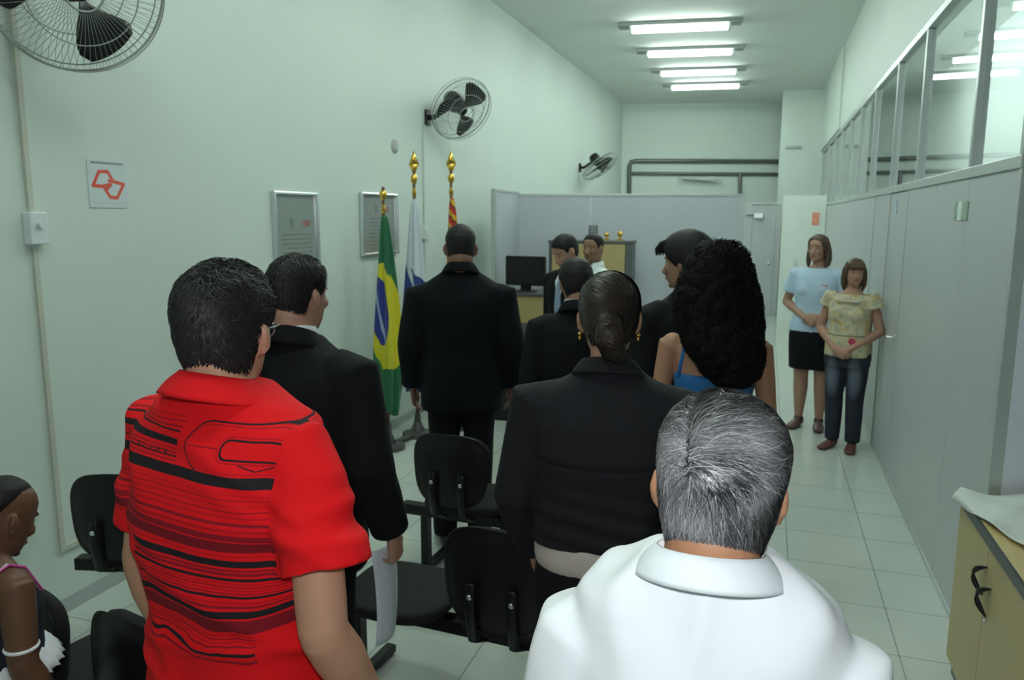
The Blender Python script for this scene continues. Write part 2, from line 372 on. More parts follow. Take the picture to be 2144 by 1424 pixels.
# state logo sign
def p_logo(nt,vec,x,y,z):
    # two interlocked open hexagon outlines in red on a pale sheet
    u=y/.115; v=z/.115
    def seg_(ax,ay,bx,by):
        vx,vy=bx-ax,by-ay; L=vx*vx+vy*vy
        h=_m(nt,'DIVIDE',(u-ax)*vx+(v-ay)*vy,L,clamp=True)
        px=(u-ax)-h*vx; py=(v-ay)-h*vy; return ssq(px*px+py*py)
    P1=[(-.85,-.05),(-.42,.52),(.02,.54),(.25,.18)];P1+= [(.80,.10)]
    segs=[(-.80,-.08,-.45,.50),(-.45,.50,.0,.52),(.0,.52,.28,.12),(.28,.12,.82,.02),(-.80,-.08,-.30,-.10),(-.30,-.10,.05,-.02),(.82,.02,.42,-.56),(.42,-.56,.05,-.54),(.05,-.54,-.25,-.12),(.05,.14,.28,.12),(-.12,-.22,.12,-.02)]
    d=None
    for q in segs:
        e_=seg_(*q); d=e_ if d is None else smin(d,e_)
    red=soft(d-.075,.03)
    line=lt(sabs(v-.86),.045)*lt(sabs(u),.85)*gt(noise(nt,vec,300,1),.45)
    low=lt(sabs(v+.78),.02)*lt(sabs(u),.8)
    c=mixc(nt,red,(.62,.69,.72),(.72,.09,.05)); c=mixc(nt,line,c,(.12,.14,.15)); return mixc(nt,low*.4,c,(.4,.45,.45))
p=(wallp(180,343)+wallp(262,430))/2
s=MB(); box(s,(0,-.118,-.112),(.004,.118,.112)); o=obj('sign',s,mat('logo_sign_print',rough=.4,paint=p_logo)); o.location=(XL,p.y+.01,p.z+.005); tag(o,'white square sign with a red outlined hexagon logo on the left wall','sign')
# framed notices
def p_doc(nt,vec,x,y,z):
    f=_m(nt,'FRACT',z/.03); n=noise(nt,vec,30,2)
    text=lt(sabs(f-.5),.18)*lt(sabs(y),.18)*lt(z,.05)*gt(n,.4)
    c=mixc(nt,n,(.22,.25,.24),(.30,.33,.31)); c=mixc(nt,text*.5,c,(.08,.09,.09))
    red=lt(sabs(y-.12),.045)*lt(sabs(z-.12),.022); gr=lt(sabs(y+.06),.02)*lt(sabs(z-.125),.03)
    c=mixc(nt,red*.7,c,(.35,.08,.08)); return mixc(nt,gr*.6,c,(.10,.14,.12))
m_doc=mat('framed_document',rough=.12,paint=p_doc,coat=.5)
m_frame=mat('silver_frame',(.72,.76,.78),.22,.9,var=.02)
def frame(pa,pb,lab,tilt=0,drop=None):
    a=wallp(*pa); b=wallp(*pb); cy=(a.y+b.y)/2; cz=(a.z+b.z)/2; hw=abs(b.y-a.y)/2; hh=abs(a.z-b.z)/2
    t=empty('framed_notice',(XL,cy,cz),0,lab,'picture frame','framed notices on the left wall')
    s=MB(); box(s,(.005,-hw+.01,-hh+.01),(.012,hw-.01,hh-.01)); obj('document',s,m_doc,t)
    s=MB(); w_=.024
    for q in [((0,-hw,-hh),(.03,-hw+w_,hh)),((0,hw-w_,-hh),(.03,hw,hh)),((0,-hw+w_,hh-w_),(.03,hw-w_,hh)),((0,-hw+w_,-hh),(.03,hw-w_,-hh+w_))]: box(s,*q)
    obj('frame',s,m_frame,t,bevel=.006)
frame((566,399),(667,600),'silver framed grey notice on the left wall behind the suited man, nearer to the camera')
frame((751,402),(830,530),'silver framed grey notice on the left wall behind the green and yellow flag')
p=wallp(887,487); s=MB(); box(s,(0,-.04,-.06),(.035,.04,.06)); box(s,(.035,-.014,-.03),(.042,.014,.03)); o=obj('fan_switch',s,m_white,bevel=.005); o.location=p; tag(o,'small white switch box on the left wall between the flagpoles and the partition','switch')
s=MB(); box(s,(0,-.010,1.76),(.012,.010,2.66)); box(s,(0,-.010,1.2),(.012,.010,1.63)); o=obj('wall_conduit',s,mat('white_conduit',(.52,.58,.55),.5)); o.location=(XL,p.y,0); tag(o,'slim white conduit running down the wall below the middle fan','conduit')
p=wallp(826,306); s=MB(); lathe(s,[(.06,0),(.055,.012),(.03,.018)],(0,0,0),20,rot=[[0,0,1],[0,1,0],[-1,0,0]]); o=obj('junction_cap',s,mat('cap_grey',(.42,.44,.43),.6),smooth=True); o.location=p; tag(o,'small round grey cable cap high on the wall left of the middle fan','cap')
# wall fans
def fan(name_lab,mount,head,nrm,R,spin=0,nw=60,wr=.0016):
    n=Vector(nrm).normalized(); t=empty('wall_fan',mount,0,name_lab,'fan','wall fans'); mo=Vector(mount)
    q=n.to_track_quat('Z','Y').to_matrix(); rot=np.array(q); c=np.array(Vector(head)-mo)
    s=MB(); box(s,(0,-.05,-.07),(.025,.05,.07)); obj('wall_plate',s,m_blk,t,bevel=.008)
    s=MB(); back=c-np.array(n)*.17; tube(s,[(.02,0,0),(.08,0,0),tuple(back*.8+np.array([0,0,-.03])),tuple(back)],[.028,.022,.02,.024],12); obj('arm',s,m_blk,t,True)
    s=MB(); lathe(s,[(.03,-.24),(.065,-.235),(.085,-.19),(.085,-.10),(.07,-.06),(.03,-.045)],c,24,rot=rot); obj('motor',s,m_blk,t,True)
    s=MB(); lathe(s,[(.0401,-.05),(.05,-.03),(.05,.03),(.03,.05)],c,20,rot=rot); hub=obj('hub',s,m_blk,t,True)
    for k in range(3):
        a0=spin+k*2*PI/3; v=[];f=[];nr,na=10,8
        for i in range(nr):
            r=.035+(R*.86-.035)*i/(nr-1); half=(.25+.42*math.sin(min(1,i/(nr-1)*1.1)*PI*.62))*(.75 if i==nr-1 else 1)
            for j in range(na):
                u=j/(na-1)-.5; a=a0+u*2*half*.8+.25*i/nr; zz=-.06*u*1.3*min(1,.4+i/nr)
                v.append((r*math.cos(a),r*math.sin(a),zz))
        v2=[(x,y,z-.004) for x,y,z in v]; V=(np.array(v+v2)@rot.T)+c; m_=nr*na
        for i in range(nr-1):
            for j in range(na-1):
                a=i*na+j; f.append((a,a+1,a+na+1,a+na)); f.append((a+m_,a+na+m_,a+na+1+m_,a+1+m_))
        bd=[j for j in range(na)]+[i*na+na-1 for i in range(1,nr)]+[(nr-1)*na+j for j in range(na-2,-1,-1)]+[i*na for i in range(nr-2,0,-1)]
        for a,b in zip(bd,bd[1:]+bd[:1]): f.append((a,a+m_,b+m_,b))
        mb=MB(); mb.add(V,f); obj('blade',mb,m_blk,t,True)
    s=MB()
    def ring(r,z,w2,nn=64):
        th=np.linspace(0,2*PI,nn,endpoint=False); L=[]
        for k in range(6):
            b2=k/6*2*PI; L.append(np.stack([(r+w2*math.cos(b2))*np.cos(th),(r+w2*math.cos(b2))*np.sin(th),np.full(nn,z+w2*math.sin(b2))],1)@rot.T+c)
        f=[]
        for k in range(6):
            for j in range(nn): f.append((k*nn+j,k*nn+(j+1)%nn,((k+1)%6)*nn+(j+1)%nn,((k+1)%6)*nn+j))
        s.add(np.concatenate(L),f)
    ring(R,0,.0055); ring(R*.97,-.05,.003); ring(R*.97,.05,.003); ring(R*.62,.085,.0025); ring(R*.62,-.075,.0022); ring(.07,.1,.004)
    for k in range(nw):
        a=k/nw*2*PI
        for sg in (1,-1):
            pr=[(.065,.10),(R*.35,.098),(R*.62,.085),(R*.85,.06),(R*.97,.03),(R*1.0,0)]
            pts=[np.array([r*math.cos(a),r*math.sin(a),z*sg])@rot.T+c for r,z in pr]
            tube(s,pts,[wr]*len(pts),3,roundcap=False)
    obj('guard',s,mat('guard_wire',(.42,.46,.44),.35,.5),t,True)
fan('black and chrome wall fan cut off by the top left corner of the photo',(XL,2.35,2.95),at(160,-28,Y=2.6),(.80,-.42,-.42),.335,.9,72,.0012)
fan('black wall fan high on the left wall above the flagpoles',wallp(893,246),at(966,229,Y=6.95),(.71,-.46,-.57),.30,.9)
fan('small distant wall fan above the grey partition, farthest of the three',wallp(1213,351),at(1257,349,Y=13.0),(.58,-.08,-.81),.33,2.0)
# ------------------------------------------------------------------ furniture in the distance
def p_(px,py,Y): return at(px,py,Y=Y)
a=p_(1147,503,8.1); b_=p_(1320,503,8.1); zt=a.z; W_=b_.x-a.x
t=empty('storage_cabinet',((a.x+b_.x)/2,8.32,0),ang*.4,'tall beech storage cabinet with grey edges behind the men','cabinet')
s=MB(); h_=W_/2; 
box(s,(-h_,-.2,0),(-h_+.03,.2,zt-.02)); box(s,(h_-.07,-.2,0),(h_,.2,zt-.02)); box(s,(-h_-.01,-.21,zt-.03),(h_+.01,.2,zt)); box(s,(-h_+.02,.17,0),(h_-.02,.2,zt-.03)); box(s,(-h_+.03,-.17,.0),(h_-.07,.17,.06))
obj('carcass',s,mat('cabinet_edging',(.10,.11,.11),.45),t,bevel=.003)
for sx in (0,1):
    x0=-h_+.035+sx*(W_-.105)/2; s=MB(); box(s,(x0,-.205,.07),(x0+(W_-.115)/2,-.185,zt-.035)); dr=obj('door',s,m_wood,t,bevel=.002)
    s=MB(); xx=x0+(W_-.115)/2-.05 if sx==0 else x0+.05; tube(s,[(xx,-.2,.95),(xx,-.235,.97),(xx,-.235,1.05),(xx,-.2,1.07)],[.008]*4,8); obj('handle',s,m_blk,dr,True)
def trophy(px,py,h,lab):
    p=p_(px,py,8.28); t=empty('trophy',(p.x,8.28,zt),0,lab,'trophy','trophies on the cabinet')
    s=MB(); box(s,(-.03,-.03,0),(.03,.03,.02)); obj('base',s,m_gold,t); s=MB(); lathe(s,[(.008,.02),(.008,.035),(.025,.05),(.03,.05+h*.4),(.012,.05+h*.6),(.004,h+.02)],n=16); obj('cup',s,m_gold,t,True)
trophy(1270,500,.06,'small golden trophy on the cabinet, the left one of two'); trophy(1298,500,.08,'small golden trophy on the cabinet, the right one of two')
# counter with television
a=p_(1075,613,7.45); b_=p_(1165,613,7.45); zc=a.z
t=empty('counter',((a.x+b_.x)/2,7.65,0),0,'beech counter carrying the black monitor near the partition','counter'); hw=(b_.x-a.x)/2+.12
s=MB(); box(s,(-hw,-.2,zc-.03),(hw,.25,zc)); obj('top',s,mat('counter_top',(.10,.11,.10),.4),t,bevel=.003)
s=MB(); box(s,(-hw+.02,-.18,.0),(hw-.02,.22,zc-.03)); obj('body',s,m_wood,t,bevel=.003)
a=p_(1055,536,7.55); b_=p_(1140,600,7.55); cx_=(a.x+b_.x)/2; hw=(b_.x-a.x)/2
t=empty('monitor',(cx_,7.6,zc),math.radians(-6),'black flat monitor standing on the beech counter','monitor')
zz0=b_.z-zc; zz1=a.z-zc
s=MB(); box(s,(-hw,-.02,zz0),(hw,.03,zz1)); obj('housing',s,m_blk,t,bevel=.008)
s=MB(); box(s,(-hw+.02,-.023,zz0+.02),(hw-.02,-.0205,zz1-.02)); obj('screen',s,mat('dark_screen',(.004,.004,.005),.3),t)
s=MB(); box(s,(-hw*.25,.0,.0),(hw*.25,.03,max(.03,zz0)+.02)); lathe(s,[(.12,0),(.115,.012),(.03,.02)],(0,.01,0),24); obj('stand',s,m_blk,t,bevel=.003)
# dark cloth table and pink flowers
s=MB(); R_=[supere(z,.62+.02*k,.36+.015*k,0,6,48) for k,z in enumerate([.80,.79,.5,.2,.02])]; rings(s,R_)
v=s.verts(); v[:,0]+=.012*np.sin(v[:,1]*40)*(v[:,2]<.7); v[:,1]+=.012*np.sin(v[:,0]*36)*(v[:,2]<.7)
o=link('covered_table',mesh_from(v,s.f,'covered_table'),mat('black_tablecloth',(.012,.012,.014),.9)); o.location=(-2.0,6.95,0); tag(o,'low table under a black cloth in front of the counter','table')
t=empty('flower_arrangement',(*at(1100,780,Y=5.9).xy,0),0,'pink and grey flower arrangement standing between the suited men','flowers')
s=MB(); lathe(s,[(.10,0),(.11,.02),(.07,.1),(.05,.3),(.09,.56),(.085,.57)],n=24); obj('vase',s,mat('dark_vase',(.03,.03,.035),.3),t,True)
for nm,col,k,sz in (('pink_flowers',(.75,.25,.38),14,.03),('rose_flowers',(.60,.10,.16),8,.026),('foliage',(.16,.19,.18),26,.02)):
    s=MB()
    for i in range(k):
        a=RNG.rand()*6.28; r=.10*RNG.rand()**.5; z=.56+.27*RNG.rand(); c=(r*math.cos(a),r*math.sin(a),z)
        if nm=='foliage': tube(s,[(0,0,.5),(c[0]*.6,c[1]*.6,z-.08),c],[.003,.012,.004],6)
        else:
            for q in range(5): b2=q*1.257; ellip(s,(c[0]+.6*sz*math.cos(b2),c[1]+.6*sz*math.sin(b2),c[2]),(sz*.6,sz*.6,sz*.5),None,8,5)
    obj(nm,s,mat(nm+'_petal',col,.7),t,True)
# ------------------------------------------------------------------ flags
def p_brazil(nt,vec,x,y,z):
    zz=z+.9*x+.02*(noise(nt,vec,6,2)-.5)*8
    q=sabs(zz-.87)/.42+sabs(x)/.33
    c=mixc(nt,lt(q,1.0),(.008,.13,.05),(.62,.55,.01))
    qb=((zz-.90)/.255)*((zz-.90)/.255)+(x+.02)*(x+.02)/(.085*.085)
    c=mixc(nt,lt(qb,1.0),c,(.015,.03,.24))
    band=lt(sabs(zz-.98+3.5*(x+.05)),.045)*lt(qb,1.0)
    return mixc(nt,band,c,(.35,.45,.60))
def p_white(nt,vec,x,y,z):
    zz=z+1.1*x; c=mixc(nt,lt(zz,1.20),(.62,.68,.74),(.01,.035,.20)); 
    return mixc(nt,lt(sabs(zz-1.10+2*x),.05)*lt(zz,1.2),c,(.55,.62,.7))
def p_sp(nt,vec,x,y,z):
    f=_m(nt,'FRACT',(z+1.2*x)/.11); c=mixc(nt,lt(f,.4),(.50,.02,.02),(.65,.38,.02)); return mixc(nt,gt(f,.85),c,(.03,.02,.02))
def flag(px,ptop,Y,paint,nm,lab,zb,spear=True,cl=1.0,side=0,ztop=None):
    b=at(px,ptop,Y=Y); H=b.z; t=empty('flag_on_pole',(b.x,Y,.2),0,lab,'flag','flags on poles')
    H-=.2
    s=MB(); tube(s,[(0,0,0),(0,0,H-.14)],[.014,.013],12,roundcap=False); obj('pole',s,mat('dark_wood_pole',(.10,.05,.03),.4),t,True)
    s=MB(); k=H-.24; prof=[(.016,k-.10),(.018,k-.06),(.012,k-.03),(.012,k+.0),(.024,k+.02),(.031,k+.042),(.024,k+.064),(.012,k+.078)]
    if spear: prof+=[(.012,k+.10)]
    lathe(s,prof,n=18)
    if spear:
        for (r,z0),(r2,z1) in (((.010,k+.085),(.046,k+.155)),((.046,k+.155),(.003,k+.262))):
            lathe(s,[(r,z0),(r2,z1)],n=6)
    obj('finial',s,m_gold,t,True)
    # furled cloth with deep vertical folds
    zt_=H-.36 if ztop is None else ztop-.2; n=96; R=[]; th=np.linspace(0,2*PI,n,endpoint=False)
    for i in range(36):
        u=i/35; z=zt_-(zt_-zb)*u; w_=(.018+.075*min(1,u*1.5)**.7)*cl*(1-.25*max(0,u-.8)/.2); fold=1+.22*np.sin(5*th+1.5*u)+.12*np.sin(9*th-3*u+1)
        R.append(np.stack([np.cos(th)*w_*fold+side*w_*.55,np.sin(th)*w_*.8*fold,np.full(n,z)+.02*np.sin(3*th)*(u>.9)],1))
    s=MB(); rings(s,R[::-1]); obj('cloth',s,mat(nm,rough=.7,paint=paint,sheen=.2),t,True)
flag(801,352,5.43,p_brazil,'green_yellow_flag_cloth','green, yellow and blue national flag furled on its pole','.' and .10,False,1.05,.3)
flag(866,322,5.85,p_white,'white_blue_flag_cloth','white and dark blue flag furled on its pole, the middle one',.2,True,1.0,-.25)
flag(944,322,6.15,p_sp,'red_yellow_flag_cloth','flag with red, yellow and black mostly hidden behind the suited man',.2,True,.8,.5)
s=MB()
for (px,Y) in ((801,5.43),(866,5.85),(944,6.15)):
    q=at(px,352,Y=Y); lathe(s,[(.13,0),(.13,.03),(.06,.05),(.03,.12),(.022,.2)],(q.x,Y,0),24)
for (a,b) in (((801,5.43),(866,5.85)),((866,5.85),(944,6.15))):
    p0=at(a[0],352,Y=a[1]);p1=at(b[0],352,Y=b[1]); obox(s,(p0.x,p0.y),(p1.x,p1.y),.06,.004,.035)
tag(obj('flag_stand',s,mat('stand_metal',(.10,.10,.10),.35,.5)),'dark metal stand on the floor holding the three flagpoles','stand')
# ------------------------------------------------------------------ low cabinet bottom right
xc=.79; y0,y1=1.7,3.38; zt=.765
t=empty('low_cabinet',(xc,y1,0),0,'low beech cabinet with dark edging against the partition return','cabinet')
s=MB(); L=y1-y0
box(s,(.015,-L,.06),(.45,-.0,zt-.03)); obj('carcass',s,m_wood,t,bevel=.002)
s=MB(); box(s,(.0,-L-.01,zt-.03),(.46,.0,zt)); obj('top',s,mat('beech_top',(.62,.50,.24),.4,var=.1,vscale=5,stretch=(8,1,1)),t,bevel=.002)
s=MB(); box(s,(-.012,-L-.01,zt-.034),(.0,.0,zt+.001)); box(s,(.02,-L,0),(.45,-.02,.06)); obj('edging',s,m_trimdark,t)
hs=at(2058,1270,X=xc).y-y1+.0
e0=[-L+.0,hs-.0,-.003]
for k,(a,b) in enumerate(((hs+.002,-.004),(max(-L,hs-.55),hs-.002))):
    s=MB(); box(s,(0,a,.07),(.018,b,zt-.036)); dr=obj('door',s,m_wood,t,bevel=.002)
    sg=1 if k==0 else -1; yy=hs+.0; P_=[]
    zc_=.56
    for u in np.linspace(-1,1,9):
        if k==0: P_.append((-.022*(1-u*u)-.004,hs+.004+.055*(1-u*u)-.01*u,zc_+.03+.055*u))
        else: P_.append((-.022*(1-u*u)-.004,hs-.062+.052*(1-u*u)-.01*u,zc_-.02+.055*u))
    s=MB(); tube(s,P_,[.004+.006*abs(math.sin(u*PI)) for u in np.linspace(-1,1,9)],10); obj('handle',s,m_blk,dr,True)
s=MB(); lathe(s,[(.010,-.004),(.008,.004)],(0,hs-.03,.455),14,rot=[[0,0,-1],[0,1,0],[1,0,0]]); obj('lock',s,m_chrome,t,True)
def sheet(name,pts,m,lab,cat,seed,amp=.01,z0=.0,th=.0015,drop=None,lace=0):
    """irregular cloth or paper lying on the cabinet, pts = outline (x,y) world"""
    n=len(pts); c=np.mean(np.array(pts),0); R=[]; r=np.random.RandomState(seed)
    P=np.array(pts,float); K=160; t_=np.linspace(0,n,K,endpoint=False); i=t_.astype(int); f_=t_-i; O=P[i%n]*(1-f_)[:,None]+P[(i+1)%n]*f_[:,None]
    if lace: O=c+(O-c)*(1+lace*np.abs(np.sin(t_*PI*3.5/n*5)))[:,None]
    L=[]
    for k in range(1,13):
        u=k/12; q=c+(O-c)*u; z=zt+z0+amp*(.5+.5*np.sin(q[:,0]*23+seed)*np.cos(q[:,1]*17))*(1-.0*u)
        over=np.maximum(0,(xc-.012)-q[:,0]); z=z-over*1.6*(drop or 1)
        L.append(np.stack([np.maximum(q[:,0],xc-.03-over*.3),q[:,1],z],1))
    v=np.concatenate([[[c[0],c[1],zt+z0+amp]],L and np.concatenate(L)]); f=[(0,1+j,1+(j+1)%K) for j in range(K)]
    for k in range(11):
        for j in range(K): a=1+k*K+j;b=1+k*K+(j+1)%K; f.append((a,a+K,b+K,b))
    o=link(name,mesh_from(v,f,name),m); so=o.modifiers.new('t','SOLIDIFY'); so.thickness=th; so.offset=1
    return tag(o,lab,cat)
m_cloth=mat('white_crochet',(.72,.76,.72),.8,var=.08,vscale=120,bump=.5,bscale=300)
sheet('tablecloth',[(.74,3.36),(1.2,3.37),(1.24,2.9),(1.15,2.62),(.98,2.66),(.86,2.80),(.80,3.0)],m_cloth,'white cloth spread over the far end of the low beech cabinet','cloth',3,.03,.004,.003)
sheet('doily',[(.95,2.60),(1.08,2.66),(1.2,2.6),(1.2,2.42),(1.05,2.40),(.95,2.48)],m_cloth,'small scalloped white doily on the low beech cabinet','doily',5,.006,.003,.002,lace=.08)
sheet('paper',[(.76,2.36),(.92,2.46),(1.15,2.38),(1.1,2.1),(.86,2.12)],mat('white_paper',(.78,.80,.82),.6),'white paper sheet overhanging the edge of the low beech cabinet','paper',8,.008,.003,.001)
# ------------------------------------------------------------------ people
HT=[(0,.030,.070,-.005),(.06,.050,.088,-.020),(.16,.0610,.094,-.050),(.27,.0670,.096,-.070),(.38,.0710,.096,-.084),(.50,.0735,.094,-.092),(.62,.0765,.096,-.097),(.74,.0755,.094,-.094),(.85,.066,.080,-.080),(.93,.049,.058,-.058),(.98,.028,.033,-.034),(1.0,.010,.012,-.014)]
HZ=.228
def head_rings(n=48,k=40,infl=0.0):
    T=np.array([h[0] for h in HT]); W=np.array([h[1] for h in HT]); F=np.array([h[2] for h in HT]); B=np.array([h[3] for h in HT])
    t=.5-.5*np.cos(np.linspace(0.12,PI,k)); th=np.linspace(0,2*PI,n,endpoint=False); R=[]
    for u in t:
        w_=np.interp(u,T,W)+infl; f_=np.interp(u,T,F)+infl; b_=np.interp(u,T,B)-infl
        c=np.cos(th); s=np.sin(th); e=2.25
        x=np.sign(c)*np.abs(c)**(2/e)*w_; yf=(f_+b_)/2; m=.012
        y=np.where(s>0,m+np.abs(s)**(2/2.1)*(f_-m),m-np.abs(s)**(2/2.2)*(m-b_))
        R.append(np.stack([x*.95,y*.96,np.full(n,u*HZ+infl*(2*u-1))],1))
    return R,t,th
def rotm(yaw=0,pitch=0,roll=0):
    cy,sy=math.cos(yaw),math.sin(yaw); cp,sp=math.cos(pitch),math.sin(pitch); cr,sr=math.cos(roll),math.sin(roll)
    return np.array([[cy,-sy,0],[sy,cy,0],[0,0,1]])@np.array([[1,0,0],[0,cp,-sp],[0,sp,cp]])@np.array([[cr,0,sr],[0,1,0],[-sr,0,cr]])
def face_tint(L,skin,lips=1,stub=0):
    """colour of skin, lips, brows and eyes from head-local coordinates"""
    x,y,z=L[:,0],L[:,1],L[:,2]/HZ; c=np.tile(np.array(skin),(len(L),1))
    def blend(m,col):
        nonlocal c; m=np.clip(m,0,1)[:,None]; c=c*(1-m)+np.array(col)*m
    fr=(y>.05)&(np.abs(x)<.08)
    if stub: blend(stub*fr*(np.clip((.42-z)*8,0,1))*(z>.0)*(z<.5),np.array(skin)*.35)
    blend(lips*fr*(1.25-((x/.024)**2+((z-.215)/.034)**2))*3,(skin[0]*.75,skin[1]*.36,skin[2]*.36))
    ax=np.abs(x)
    blend(fr*(1.15-(((ax-.031)/.012)**2+((z-.50)/.016)**2))*2,(.30,.27,.24))
    blend(fr*(1.2-(((ax-.031)/.006)**2+((z-.50)/.018)**2))*3,(.03,.02,.015))
    blend(.8*fr*(1.2-(((ax-.032)/.022)**2+((z-.605)/.016)**2))*3,(.06,.035,.02))
    return c
def hand(mb,wr,d,nrm,thumb,curl=.35,sc=1.0,spread=1):
    """palm with five separate fingers. d: pointing direction, nrm: out of the palm, thumb: towards the thumb side"""
    wr=np.array(wr,float); d=np.array(d,float); d/=np.linalg.norm(d); nrm=np.array(nrm,float); nrm-=d*nrm.dot(d); nrm/=np.linalg.norm(nrm)
    th=np.cross(nrm,d); th*=np.sign(np.dot(th,np.array(thumb,float)) or 1)
    P=[wr-d*.012,wr+d*.02,wr+d*.05*sc,wr+d*.085*sc]
    tube(mb,P,[(.026,.019),(.032,.018),(.040*sc,.015),(.039*sc,.012)],16,ref=th)
    for k,(off,L,r) in enumerate(((.030,.070,.0088),(.0105,.079,.0092),(-.0095,.073,.0088),(-.028,.057,.0078))):
        b=wr+d*(.080-.006*abs(k-1.3))*sc+th*off*sc; a=0; q=b-d*.012; pts=[q,b]; dd=d.copy(); fan=(1.5-k)*.07*spread
        dd=dd+th*fan; dd/=np.linalg.norm(dd)
        for j,f_ in enumerate((.45,.32,.23)):
            a+=curl*(.9+.15*k)*(1,.9,.6)[j]; v=dd*math.cos(a)+nrm*math.sin(a); b=b+v*L*f_*sc; pts.append(b)
        tube(mb,pts,[r,r,r*.95,r*.85,r*.68],10,ref=nrm)
    b=wr+d*.018+th*.022*sc; v=d*.72+th*.62+nrm*.25; v/=np.linalg.norm(v); v2=d*.93+th*.22+nrm*.28; v2/=np.linalg.norm(v2)
    tube(mb,[b-v*.008,b+v*.020*sc,b+v*.042*sc,b+v*.042*sc+v2*.026*sc,b+v*.042*sc+v2*.047*sc],[.014,.0135,.0115,.0105,.0075],10,ref=nrm)
def foot(mb,an,fx=0,L=.245,infl=0):
    x,y,z=an; c=math.cos(fx); s=math.sin(fx)
    def q(u,v,w_): return (x+u*c+v*s,y-u*s+v*c,w_)
    tube(mb,[(x,y,z+.02),q(0,-.01,.065),q(0,-.02,.045)],[.036+infl,.038+infl,.034+infl],14)
    tube(mb,[q(0,-.045,.034+infl),q(0,.0,.042),q(0,.06,.036),q(0,.12,.026),q(0,L-.075,.018+infl*.5)],[(.030+infl,.030+infl),(.034+infl,.040),(.040+infl,.030),(.046+infl,.020+infl*.4),(.036+infl,.014+infl)],16,ref=(c,-s,0))
DEF_ARM=lambda s,sp=1.0:((s*.185,-.005,1.405),(s*.235*sp,-.035,1.115),(s*.245*sp,.035,.865))
def build_body(J,legs=True,fem=False,bw=1.0,slim=.86,belly=0):
    mb=MB(); N=J['neck']
    # head on its neck
    R,t,th=head_rings(); HR=J['HR']; HP=J['HP']
    rings(mb,[r@HR.T+HP for r in R])
    def H_(p): return np.array(p)@HR.T+HP
    E=lambda c,r,rot=None: ellip(mb,H_(c),r,HR if rot is None else HR@rot,14,8)
    tube(mb,[H_((0,.082,.122)),H_((0,.100,.095)),H_((0,.112,.074)),H_((0,.096,.064))],[.008,.0105,.0135,.010],12)   # nose
    for s in (-1,1):
        E((s*.011,.099,.068),(.008,.009,.007)); E((s*.036,.078,.088),(.020,.016,.018))      # nostril, cheek
        E((s*.031,.077,.114),(.0125,.0115,.008)); E((s*.031,.083,.134),(.022,.009,.007))    # eye, brow ridge
        rt=rotm(s*-.35,0,0)
        E((s*.0795,-.004,.104),(.006,.017,.031),rotm(s*-.7,.15,0)); E((s*.0745,.004,.078),(.006,.010,.012))    # ear
        E((s*.0855,-.014,.112),(.005,.008,.024),rotm(s*-.5,.2,0))
    E((0,.094,.0465),(.024,.010,.0065)); E((0,.092,.040),(.020,.010,.006)); E((0,.080,.012),(.020,.014,.012))
    nk=J.get('nk',1.0)*(.88 if fem else 1)
    base=np.array(N); top=H_((0,-.022,.060))
    tube(mb,[base+[0,-.01,-.05],base,base*.5+top*.5+[0,-.004,0],top],[(.078*nk,.066*nk),(.062*nk,.060*nk),(.057*nk,.059*nk),(.054*nk,.060*nk)],20,ref=(1,0,0))
    # torso
    if fem: T=[(.80,.158,.118),(.90,.172,.128),(.98,.158,.115),(1.08,.128,.10),(1.18,.138,.108),(1.28,.155,.118),(1.36,.160,.10),(1.42,.150,.078),(1.46,.095,.062),(1.49,.06,.056)]
    else: T=[(.80,.160,.115),(.90,.168,.122),(1.0,.155,.112),(1.1,.152,.108),(1.2,.165,.118),(1.3,.178,.122),(1.37,.180,.11),(1.43,.160,.085),(1.465,.10,.066),(1.49,.065,.058)]
    rings(mb,[supere(z,rx*slim*bw*(1 if z<1.4 else 1/bw**.5),ry*slim*bw,-.005,2.3) for z,rx,ry in T])
    if fem:
        for s in (-1,1): ellip(mb,(s*.070,.070,1.270),(.050*bw,.045*bw,.05*bw))
    aw=J.get('aw',1.0)*(.86 if fem else 1)
    for s,arm in ((-1,J['armL']),(1,J['armR'])):
        a,b,c=[np.array(q,float) for q in arm]; 
        if J.get('bare'): ellip(mb,a+np.array([-s*.012,0,-.008]),(.054*aw,.050*aw,.058*aw))
        tube(mb,[a*np.array([.7,1,.985]),a*np.array([.85,1,.99]),a,a*.6+b*.4,a*.2+b*.8,b],[(.044 if J.get('bare') else .026)*aw,(.048 if J.get('bare') else .032)*aw,(.050 if J.get('bare') else .036)*aw,(.046 if J.get('bare') else .041)*aw,.041*aw,.039*aw],16)
        tube(mb,[b,b*.72+c*.28,b*.35+c*.65,c],[.039*aw,.042*aw,.033*aw,(.027,.022)],16)
        hd=J.get('handL' if s<0 else 'handR')
        if hd is None: hd=dict(d=(c-b)+np.array([0,.02,-.05]),nrm=(-s,0,0),thumb=(0,1,0))
        hand(mb,c,**hd)
    if legs:
        lw=(1.0 if not fem else 1.0)*bw**.7
        for s in (-1,1):
            hx,kx,ax=.085,.088,.090
            st=J.get('stance',0)*s
            tube(mb,[(s*hx,0,.90),(s*hx*1.05,.005,.72),(s*kx,.012,.50),(s*ax,-.020,.36),(s*ax,-.012,.20),(s*ax,-.01,.09)],[.090*lw,.080*lw,.056*lw,.057*lw,.042*lw,.035],18)
            foot(mb,(s*ax,-.01,.07),fx=s*.18)
    return mb
